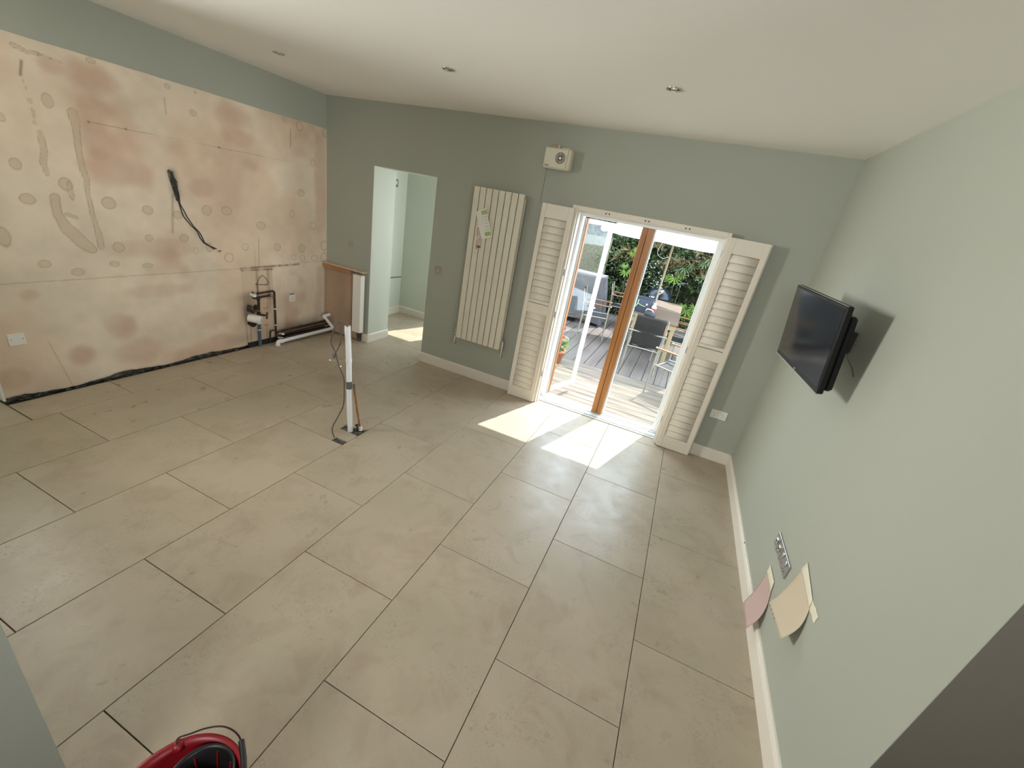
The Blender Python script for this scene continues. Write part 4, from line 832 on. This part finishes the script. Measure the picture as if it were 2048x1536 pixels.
MB().tube(smooth([(-1.320, -2.014, 0.262), (-1.328, -2.004, 0.276), (-1.307, -1.980, 0.278), (-1.283, -1.951, 0.278), (-1.249, -1.926, 0.278), (-1.213, -1.916, 0.278), (-1.178, -1.917, 0.277), (-1.152, -1.927, 0.276)]), 0.0026, 8).build('wire_handle', 'wire', bk)
MB().tube([(-1.160, -1.922, 0.276), (-1.142, -1.932, 0.277), (-1.115, -1.948, 0.277), (-1.090, -1.966, 0.277), (-1.062, -1.990, 0.275)], 0.0085, 12).build('handle_grip', 'black', bk)

# ================================================================== outside
ZD = -0.08
dk = struct(MB().box(-4.2, 3.0, 2.12, 9.2, ZD - 0.10, ZD - 0.035).build('deck', 'soil'))
bp0 = 0.146
for i in range(11):
    y = 2.13 + i * 0.1505; MB().box(-2.9, 2.4, y, y + 0.144, ZD - 0.032, ZD, 0.003).build('cross_board', 'deck_x', dk)
g0 = -0.644 - 0.18 * 13
for i in range(28):
    x = g0 + i * 0.18; MB().box(x + 0.004, x + 0.176, 3.790, 8.3, ZD - 0.032, ZD, 0.003).build('deck_board', 'deck', dk)
struct(MB().box(-30, 30, 9.2, 60, -0.4, -0.2).build('ground', 'soil'))

# parasol
PXc, PYc, RZ = -0.695, 5.815, 1.905
pa = thing('garden_parasol', 'large white canvas parasol on a wooden pole through the garden table', 'parasol', (PXc, PYc, ZD))
th0 = math.radians(17.1 - 90 + 22.5); Rr = 1.36
vs = [(PXc + Rr * math.cos(th0 + k * PI / 4), PYc + Rr * math.sin(th0 + k * PI / 4), RZ) for k in range(8)]
apex = (PXc, PYc, 2.52)
for k in range(8):
    a = Vector(vs[k]); b = Vector(vs[(k + 1) % 8]); ap = Vector(apex)
    def q(u, v, a=a, b=b, ap=ap):
        p = (a * (1 - u) + b * u) * (1 - v) + ap * v; return (p.x, p.y, p.z - 0.05 * math.sin(PI * v) - 0.02 * math.sin(PI * u) * (1 - v))
    MB().grid(q, 6, 6, True).build('canopy_panel', 'canvas', pa)
    MB().grid(lambda u, v, a=a, b=b: tuple((a * (1 - u) + b * u) + Vector((0, 0, -0.02 * math.sin(PI * u) - 0.05 * v))), 6, 1, True).build('valance', 'canvas', pa)
    MB().cyl(tuple(a.lerp(ap, 0.02) - Vector((0, 0, 0.02))), (PXc, PYc, 2.44), 0.008, 6).build('rib', 'pale_wood', pa)
    MB().cyl(tuple(a.lerp(ap, 0.5) - Vector((0, 0, 0.06))), (PXc, PYc, 2.02), 0.007, 6).build('strut', 'pale_wood', pa)
MB().cyl((PXc, PYc, 0.95), (PXc, PYc, 2.52), 0.019, 14).build('upper_pole', 'pale_wood', pa)
MB().cyl((PXc, PYc, ZD + 0.05), (PXc, PYc, 0.95), 0.020, 14).build('lower_pole', 'steel_frame', pa)
MB().lathe([(0.0, 0.0), (0.24, 0.0), (0.24, 0.05), (0.05, 0.08), (0.04, 0.30), (0.0, 0.30)], (PXc, PYc, ZD), 24).build('base_weight', 'black', pa)
MB().tube(smooth([(PXc - 0.02, PYc - 0.02, 2.02), (PXc - 0.13, PYc - 0.03, 1.95), (PXc - 0.22, PYc - 0.03, 1.72), (PXc - 0.20, PYc - 0.03, 1.62), (PXc - 0.10, PYc - 0.03, 1.58), (PXc - 0.02, PYc - 0.02, 1.62)]), 0.0028, 6).build('pull_cord', 'canvas', pa)
MB().cyl((PXc + 0.01, PYc, 0.93), (PXc + 0.07, PYc - 0.01, 1.0), 0.012, 8).build('locking_knob', 'chrome', pa)

# table
TB = thing('garden_table', 'long wooden garden table under the white parasol', 'table', (-0.67, 5.97, ZD))
tz = 0.67
for (y0, y1) in ((4.79, 6.045), (6.125, 7.17)):
    n = round((y1 - y0) / 0.092); pwid = (y1 - y0) / n
    for i in range(n):
        y = y0 + i * pwid; MB().box(-1.14, -0.20, y + 0.002, y + pwid - 0.002, tz - 0.025, tz, 0.002).build('top_slat', 'table', TB)
MB().box(-1.14, -0.20, 6.05, 6.12, tz - 0.022, tz - 0.002, 0.002).build('sunlit_gap_strip', 'pale_wood', TB)  # strip over the table gap, paler to paint in a stripe of sun
MB().box(-1.12, -0.22, 4.81, 4.84, tz - 0.115, tz - 0.026, 0.002).box(-1.12, -1.09, 4.84, 7.15, tz - 0.10, tz - 0.026).box(-0.25, -0.22, 4.84, 7.15, tz - 0.10, tz - 0.026).build('apron', 'pale_wood', TB)
for (x, y) in ((-1.10, 4.85), (-0.26, 4.85), (-1.10, 7.11), (-0.26, 7.11)): MB().box(x - 0.032, x + 0.032, y - 0.032, y + 0.032, ZD, tz - 0.026, 0.004).build('leg', 'pale_wood', TB)

# garden chairs (local frame: seat faces +y)
def make_chair(label):
    t = thing('garden_chair', label, 'chair', (0, 0, 0), 0, 'garden chairs round the table')
    w = 0.255
    for s in (-1, 1):
        MB().cyl((s * w, 0.24, 0), (s * w, 0.22, 0.655), 0.0115, 10).build('front_leg', 'steel_frame', t, True)
        MB().tube([(s * w, -0.25, 0), (s * (w - 0.005), -0.235, 0.40), (s * (w - 0.008), -0.255, 0.640), (s * (w - 0.012), -0.300, 0.89)], 0.0115, 10).build('rear_leg', 'steel_frame', t, True)
        MB().box(s * w - 0.022, s * w + 0.022, -0.245, 0.235, 0.655, 0.672, 0.005).build('armrest', 'teak', t, True)
        MB().cyl((s * w, 0.235, 0.662), (s * w, 0.262, 0.662), 0.016, 10).build('arm_cap', 'steel_frame', t, True)
        MB().cyl((s * (w - 0.02), -0.23, 0.415), (s * (w - 0.02), 0.22, 0.43), 0.0095, 8).build('side_rail', 'steel_frame', t, True)
    MB().cyl((-w, 0.225, 0.40), (w, 0.225, 0.40), 0.010, 8).build('front_rail', 'steel_frame', t, True)
    MB().cyl((-w, -0.238, 0.385), (w, -0.238, 0.385), 0.010, 8).build('back_rail', 'steel_frame', t, True)
    MB().cyl((-w - 0.03, -0.262, 0.640), (w + 0.03, -0.262, 0.640), 0.012, 8).build('arm_rail', 'steel_frame', t, True)
    MB().grid(lambda u, v: ((u - .5) * 0.45, 0.245 - 0.47 * v, 0.432 - 0.018 * math.sin(PI * v) - (0.05 * (1 - v / 0.12) ** 2 if v < 0.12 else 0) - 0.012 * math.sin(PI * u)), 8, 16, True, (0, 0, -0.004)).build('seat_sling', 'sling', t, True)
    MB().grid(lambda u, v: ((u - .5) * 0.44, -0.225 - 0.075 * v - 0.015 * math.sin(PI * u), 0.425 + 0.475 * v), 8, 12, True, (0, -0.004, 0)).build('back_sling', 'sling', t, True)
    return t
def copy_tree(o):
    c = o.copy(); C.objects.link(c)
    for ch in o.children:
        d = ch.copy(); C.objects.link(d); d.parent = c
    return c
chairs = [(-0.600, 4.385, 0.05, 'dark mesh garden chair at the near table end, back to the doors'),
          (-1.685, 5.600, -PI / 2 + 0.16, 'dark mesh garden chair on the left side of the table seen through the open door'),
          (-0.060, 3.465, PI / 2 - 0.37, 'sunlit garden chair on the deck closest to the glass doors'),
          (-0.215, 5.26, PI / 2, 'garden chair tucked under the right side of the table, nearer one'),
          (-0.200, 5.92, PI / 2 + 0.04, 'garden chair tucked under the right side of the table, farther one'),
          (-1.44, 7.22, -PI / 2 + 0.1, 'garden chair at the far left of the table beside the covered barbecue')]
c0_ = make_chair(chairs[0][3])
for i, (x, y, a, l) in enumerate(chairs):
    c = c0_ if i == 0 else copy_tree(c0_)
    c.location = (x, y, ZD); c.rotation_euler = (0, 0, a); c['label'] = l

# things on the table
cb = thing('cooler_bag', 'navy insulated bag with lime piping on the garden table', 'bag', (-0.84, 5.22, tz), 0)
def bagq(u, v):
    a = 2 * PI * u; k = 0.5 + 0.5 * math.sin(PI * v) * 0.12; rx_, ry_ = 0.165 * (1 - 0.06 * v), 0.115 * (1 - 0.10 * v)
    ca_, sa_ = math.cos(a), math.sin(a); p = 0.55
    return (-0.84 + rx_ * math.copysign(abs(ca_) ** p, ca_) * (k * 2), 5.22 + ry_ * math.copysign(abs(sa_) ** p, sa_) * (k * 2), tz + 0.001 + 0.25 * v)
MB().grid(bagq, 32, 8, True).build('bag_body', 'navy', cb)
MB().add([bagq(i / 32, 1.0) for i in range(32)] + [(-0.84, 5.22, tz + 0.275)], [(i, (i + 1) % 32, 32) for i in range(32)], True).build('bag_lid', 'navy', cb)
MB().tube([tuple(Vector(bagq(i / 32, 0.985))) for i in range(32)], 0.008, 6, closed=True).build('rim_piping', 'mesh_dark', cb)
MB().tube(smooth([(-0.935, 5.105, tz + 0.21), (-0.945, 5.09, tz + 0.13), (-0.985, 5.09, tz + 0.05), (-0.960, 5.09, tz + 0.03)]), 0.007, 6).tube(smooth([(-0.94, 5.095, tz + 0.15), (-0.86, 5.085, tz + 0.125), (-0.80, 5.09, tz + 0.12)]), 0.005, 6).build('lime_piping', 'lime', cb)
MB().tube(smooth([(-0.88, 5.22, tz + 0.27), (-0.86, 5.20, tz + 0.325), (-0.79, 5.20, tz + 0.325), (-0.77, 5.22, tz + 0.27)]), 0.009, 6).build('carry_handle', 'mesh_dark', cb)
MB().box(-0.80, -0.77, 5.085, 5.092, tz + 0.145, tz + 0.175).build('badge', 'pink', cb)
MB().box(-0.80, -0.71, 5.26, 5.29, tz + 0.272, tz + 0.288, 0.004).build('lid_label', 'canvas', cb)
bt = thing('drink_bottle', 'small bottle with a red band standing next to the navy bag', 'bottle', (-0.655, 5.08, tz))
MB().lathe([(0.0, 0.001), (0.040, 0.001), (0.042, 0.08), (0.040, 0.15), (0.022, 0.18), (0.018, 0.22), (0.0, 0.22)], (-0.655, 5.08, tz), 20).build('bottle_body', 'canvas', bt)
MB().lathe([(0.0425, 0.07), (0.044, 0.075), (0.044, 0.125), (0.0425, 0.13)], (-0.655, 5.08, tz), 20).build('red_band', 'flower', bt)
pc = thing('dark_pouch', 'small dark cloth pouch slumped on the near end of the table', 'bag', (-0.70, 4.92, tz))
MB().lathe([(0.0, 0.001), (0.085, 0.001), (0.10, 0.04), (0.085, 0.09), (0.05, 0.12), (0.0, 0.125)], (-0.68, 4.94, tz), 20).build('pouch_body', 'mesh_dark', pc)
MB().tube(smooth([(-0.76, 4.92, tz + 0.08), (-0.74, 4.86, tz + 0.13), (-0.66, 4.86, tz + 0.12), (-0.62, 4.90, tz + 0.07)]), 0.008, 6).build('pouch_strap', 'canvas', pc)

# kettle barbecue
kb = thing('kettle_barbecue', 'round blue-black kettle barbecue standing behind the table in front of the hedge', 'barbecue', (-0.76, 7.62, ZD))
kc = (-0.74, 7.62, 0)
MB().lathe([(0.02, 0.44), (0.13, 0.47), (0.23, 0.56), (0.265, 0.66), (0.268, 0.67)], kc, 36).build('bowl', 'kettle', kb)
MB().lathe([(0.272, 0.672), (0.268, 0.70), (0.235, 0.78), (0.16, 0.845), (0.06, 0.872), (0.0, 0.875)], kc, 36).build('lid', 'kettle', kb)
MB().tube([(kc[0] - 0.05, 7.40, 0.800), (kc[0] - 0.03, 7.36, 0.83), (kc[0] + 0.05, 7.36, 0.83), (kc[0] + 0.07, 7.40, 0.795)], 0.010, 8).build('lid_handle', 'chrome', kb)
MB().lathe([(0.0, 0.885), (0.03, 0.885), (0.035, 0.875)], kc, 16).build('vent', 'chrome', kb)
for k in range(3):
    a_ = PI / 6 + k * 2 * PI / 3; MB().cyl((kc[0] + 0.16 * math.cos(a_), kc[1] + 0.16 * math.sin(a_), 0.50), (kc[0] + 0.27 * math.cos(a_), kc[1] + 0.27 * math.sin(a_), ZD), 0.011, 8).build('leg', 'steel_frame', kb)

# covered furniture
cv = thing('tarpaulin_cover', 'grey tarpaulin draped over a square stack of garden furniture on the left of the deck', 'cover', (-2.4, 6.85, ZD))
cx0, cx1, cy0, cy1, ct = -3.15, -1.85, 6.42, 6.98, 0.98
def cov(u, v):
    # u round the perimeter, v from top centre to hem
    a = u * 4; s = int(a) % 4; f = a - int(a)
    c = [(cx0, cy0), (cx1, cy0), (cx1, cy1), (cx0, cy1)]; p = c[s]; q_ = c[(s + 1) % 4]
    x, y = p[0] + (q_[0] - p[0]) * f, p[1] + (q_[1] - p[1]) * f; mx_, my_ = (cx0 + cx1) / 2, (cy0 + cy1) / 2
    if v < 0.3:
        t = v / 0.3; return (mx_ + (x - mx_) * t, my_ + (y - my_) * t, ct - 0.05 * math.sin(PI * t) * (0.6 + 0.4 * math.sin(a * 5)) - 0.03 * t)
    t = (v - 0.3) / 0.7; dx, dy = x - mx_, y - my_; l = math.hypot(dx, dy)
    fl_ = 0.13 * t + 0.055 * t * math.sin(u * 2 * PI * 13 + 2.2 * math.sin(u * 17)) + 0.04 * math.sin(PI * t) * math.sin(u * 2 * PI * 5 + 1)
    sk = -0.10 * t * (f if s == 0 else 0)
    return (x + dx / l * fl_ + sk, y + dy / l * fl_, (ct - 0.03) + (ZD + 0.03 - ct) * t * (0.94 + 0.05 * math.sin(u * 2 * PI * 4)))
MB().grid(cov, 128, 30, True).build('tarpaulin', 'tarp', cv)
MB().tube([cov(i / 128, 0.985) for i in range(128)], 0.010, 6, closed=True).build('hem', 'tarp', cv)

# geranium
gp = thing('geranium_pot', 'terracotta pot of red geraniums standing outside the open glass door', 'plant', (-1.74, 3.47, ZD))
gx, gy = -1.745, 3.47
MB().lathe([(0.0, 0.001), (0.085, 0.001), (0.115, 0.17), (0.125, 0.17), (0.128, 0.205), (0.112, 0.205), (0.105, 0.18), (0.0, 0.175)], (gx, gy, ZD), 28).build('pot', 'terracotta', gp)
MB().lathe([(0.0, 0.0), (0.10, 0.0), (0.115, 0.02), (0.10, 0.02), (0.0, 0.012)], (gx - 0.02, gy - 0.20, ZD + 0.0005), 24).build('saucer', 'terracotta', gp)
def leafdisc(c, r, n, bend_=0.2):
    n = Vector(n).normalized(); a = n.orthogonal().normalized(); b = n.cross(a); k = 7
    v = [Vector(c) + n * (-bend_ * r)] + [Vector(c) + a * (r * math.cos(2 * PI * i / k)) + b * (r * math.sin(2 * PI * i / k)) for i in range(k)]
    return v, [(0, 1 + i, 1 + (i + 1) % k) for i in range(k)]
for i in range(26):
    a_ = random.random() * 2 * PI; r_ = 0.15 * math.sqrt(random.random()); z_ = ZD + 0.22 + 0.20 * random.random()
    v, f = leafdisc((gx + r_ * math.cos(a_), gy + r_ * math.sin(a_), z_), 0.035 + 0.02 * random.random(), (random.uniform(-.6, .6), -0.5 + random.uniform(-.3, .3), 1))
    MB().add(v, f, True).build('leaf', 'leaf_bright' if i % 3 else 'leaf_mid', gp)
for (dx, dy, dz) in ((0.02, -0.03, 0.55), (0.05, -0.10, 0.43), (-0.06, 0.0, 0.46), (0.10, -0.02, 0.36)):
    c_ = (gx + dx, gy + dy, ZD + dz); MB().cyl((gx, gy, ZD + 0.19), (c_[0], c_[1], c_[2] - 0.02), 0.004, 6).build('stem', 'leaf_mid', gp)
    mb = MB()
    for k in range(26):
        d_ = Vector((random.gauss(0, 1), random.gauss(0, 1), random.gauss(0, 1) + 0.3)).normalized(); v, f = leafdisc(Vector(c_) + d_ * 0.035, 0.019, d_, -0.3); mb.add(v, f, True)
    mb.build('flower_head', 'flower', gp)

# brushwood screen on the left boundary, hedge along the end, trees behind
bsn = struct(MB().box(-4.20, -4.10, 3.70, 8.7, ZD, 1.62).build('boundary_screen', 'brush'))
bs2 = struct(MB().box(-3.42, -2.15, 8.05, 8.12, ZD, 1.66).build('brushwood_panel', 'brush'))
mb = MB()
for i in range(60):
    x = -3.42 + 1.25 * i / 60 + 0.004 * random.random(); mb.cyl((x, 8.045 + 0.01 * random.random(), ZD), (x + 0.01, 8.045, 1.60 + 0.12 * random.random()), 0.006, 5)
o = mb.build('brushwood_stems', 'brush', bs2); o['kind'] = 'stuff'
mb = MB()
for i in range(140):
    y = 3.75 + 4.9 * i / 140; mb.cyl((-4.098, y, ZD), (-4.095, y + 0.01, 1.58 + 0.12 * random.random()), 0.008, 5)
o = mb.build('brushwood_stems', 'brush', bsn); o['kind'] = 'stuff'
def leaves(n, box, sz, seed, m, name, parent, dens=None, long=1.6, up=0.3):
    g = np.random.default_rng(seed); (x0, x1), (y0, y1), (z0, z1) = box
    P = np.stack([g.uniform(x0, x1, n), y0 + (y1 - y0) * g.random(n) ** 1.6, g.uniform(z0, z1, n)], 1)
    P[:, 1] += 0.22 * (vnoise(P[:, 0], P[:, 2], 1.7, seed + 1) - 0.5) * 2
    if dens is not None: P = P[dens(P)]
    n = len(P); s = sz * (0.6 + 0.8 * g.random(n))
    nr = g.normal(size=(n, 3)); nr[:, 1] -= 0.9; nr[:, 2] += up * 2; nr /= np.linalg.norm(nr, axis=1)[:, None]
    a = g.normal(size=(n, 3)); a -= nr * (a * nr).sum(1)[:, None]; a /= np.linalg.norm(a, axis=1)[:, None]; b = np.cross(nr, a)
    l = (s * long)[:, None]; w = s[:, None]
    V_ = np.stack([P - a * l * 0.5, P + b * w * 0.42 - a * l * 0.05 + nr * w * 0.12, P + a * l * 0.55, P - b * w * 0.42 - a * l * 0.05 + nr * w * 0.12], 1).reshape(-1, 3)
    F_ = (np.arange(n)[:, None] * 4 + np.array([[0, 1, 2, 3]]))
    me = bpy.data.meshes.new(name); me.from_pydata(V_.tolist(), [], F_.tolist()); me.materials.append(M[m])
    o = bpy.data.objects.new(name, me); C.objects.link(o)
    if parent is not None:
        o.parent = parent; q = ORG.get(parent.name, Vector((0, 0, 0))); o.location = (-q[0], -q[1], -q[2])
    o['kind'] = 'stuff'; return o
hd = thing('garden_hedge', 'tall dense dark green hedge along the end of the garden behind the table', 'hedge', (-0.8, 8.3, ZD))
MB().box(-3.3, 2.4, 8.55, 8.95, ZD, 2.15).build('inner_twigs', 'stem', hd)
holes = lambda P: vnoise(P[:, 0], P[:, 2], 2.6, 77, 3) > 0.40
leaves(26000, ((-3.3, 2.4), (8.15, 8.62), (ZD, 2.45)), 0.052, 5, 'leaf_dark', 'foliage', hd, holes)
leaves(14000, ((-3.3, 2.4), (8.06, 8.40), (ZD, 2.40)), 0.038, 6, 'leaf_mid', 'foliage', hd, lambda P: vnoise(P[:, 0], P[:, 2], 2.2, 78, 3) > 0.47)
leaves(15000, ((-3.3, 2.4), (8.42, 8.54), (ZD, 2.35)), 0.075, 15, 'leaf_dark', 'inner_foliage', hd)
leaves(1500, ((-2.3, 0.2), (8.02, 8.30), (1.25, 2.2)), 0.07, 7, 'leaf_brown', 'dry_grass', hd, lambda P: vnoise(P[:, 0], P[:, 2], 1.6, 79, 2) > 0.54, 3.5)
leaves(900, ((-1.6, 0.6), (8.00, 8.20), (0.7, 1.9)), 0.030, 8, 'leaf_white', 'blossom', hd, lambda P: vnoise(P[:, 0], P[:, 2], 2.4, 80, 2) > 0.58, 1.2)
tr = thing('garden_tree', 'leafy green tree rising above the brushwood fence at the top left of the doors', 'tree', (-3.4, 9.6, ZD))
MB().cyl((-3.4, 9.6, ZD), (-3.4, 9.6, 2.2), 0.09, 10, 0.06).build('trunk', 'stem', tr)
leaves(7000, ((-5.2, -1.4), (9.25, 10.3), (1.4, 3.6)), 0.075, 9, 'leaf_mid', 'crown', tr)
leaves(2500, ((-5.2, -1.4), (9.25, 9.9), (1.4, 3.4)), 0.085, 10, 'leaf_bright', 'crown', tr, lambda P: vnoise(P[:, 0], P[:, 2], 2.4, 81, 2) > 0.52)

# fatsia plants with large hand-shaped leaves
def palm_leaf(c, n, r, k=9):
    n = Vector(n).normalized(); up_ = Vector((0, 0, 1)); a = (up_ - n * n.dot(up_)).normalized(); b = n.cross(a); v = [Vector(c)]; f = []
    for i in range(k):
        t = -2.35 + 4.7 * i / (k - 1) + PI; d = a * math.cos(t) + b * math.sin(t); s = n.cross(d); L_ = r * (1.0 - 0.22 * abs(i - (k - 1) / 2) / ((k - 1) / 2))
        q_ = len(v); v += [Vector(c) + d * L_ * 0.35 + s * r * 0.055, Vector(c) + d * L_ * 0.65 + s * r * 0.095 + n * r * 0.03, Vector(c) + d * L_ - n * r * 0.12, Vector(c) + d * L_ * 0.65 - s * r * 0.095 + n * r * 0.03, Vector(c) + d * L_ * 0.35 - s * r * 0.055]
        f.append((0, q_, q_ + 1, q_ + 2, q_ + 3, q_ + 4))
    return MB().add(v, f)
fats = [((-0.54, 7.98, 1.11), 'bright green hand-leaved shrub in the middle of the hedge right of the parasol pole', [(0, 0, 0, .21), (.13, .05, .10, .15), (-.12, .02, -.03, .14)], 1),
        ((-0.08, 7.90, 0.48), 'yellow-green hand-leaved shrub behind the right side of the table', [(0, 0, 0, .20), (.14, .05, .12, .17), (-.06, -.03, -.14, .15), (-.10, 0, .10, .12), (.12, -.02, -.08, .14)], 1),
        ((-1.63, 7.85, 1.02), 'lime hand-leaved shrub just left of the wooden door post', [(0, 0, 0, .17), (.12, 0, .05, .14), (-.05, 0, .14, .12)], 1),
        ((-1.50, 7.98, 1.56), 'upper bright leaf cluster in the hedge left of the wooden door post', [(0, 0, 0, .16), (.14, 0, -.06, .14), (.06, .02, .14, .13), (-.10, .02, -.12, .12)], 1),
        ((0.06, 7.98, 1.66), 'green hand-leaved shrub high in the hedge against the right door frame', [(0, 0, 0, .20), (-.10, 0, -.12, .17), (.12, 0, .1, .17)], 0),
        ((-0.40, 8.02, 1.36), 'darker hand-leaved clump in the hedge above the bright shrub', [(0, 0, 0, .20), (.13, 0, .08, .16), (-.12, 0, -.06, .16)], 0)]
for (c, l, lv, br) in fats:
    t = thing('fatsia_shrub', l, 'shrub', (c[0], c[1] + 0.2, ZD), 0, 'hand-leaved shrubs in the hedge')
    MB().tube([(c[0], c[1] + 0.25, ZD), (c[0] + 0.03, c[1] + 0.15, c[2] * 0.6), (c[0], c[1] + 0.03, c[2])], 0.012, 6).build('stem', 'stem', t)
    for (dx, dy, dz, r) in lv:
        palm_leaf((c[0] + dx, c[1] + dy, c[2] + dz), (random.uniform(-.3, .3), -0.8, 0.75 + random.uniform(-.2, .2)), r).build('leaf', 'leaf_bright' if br else 'leaf_mid', t)
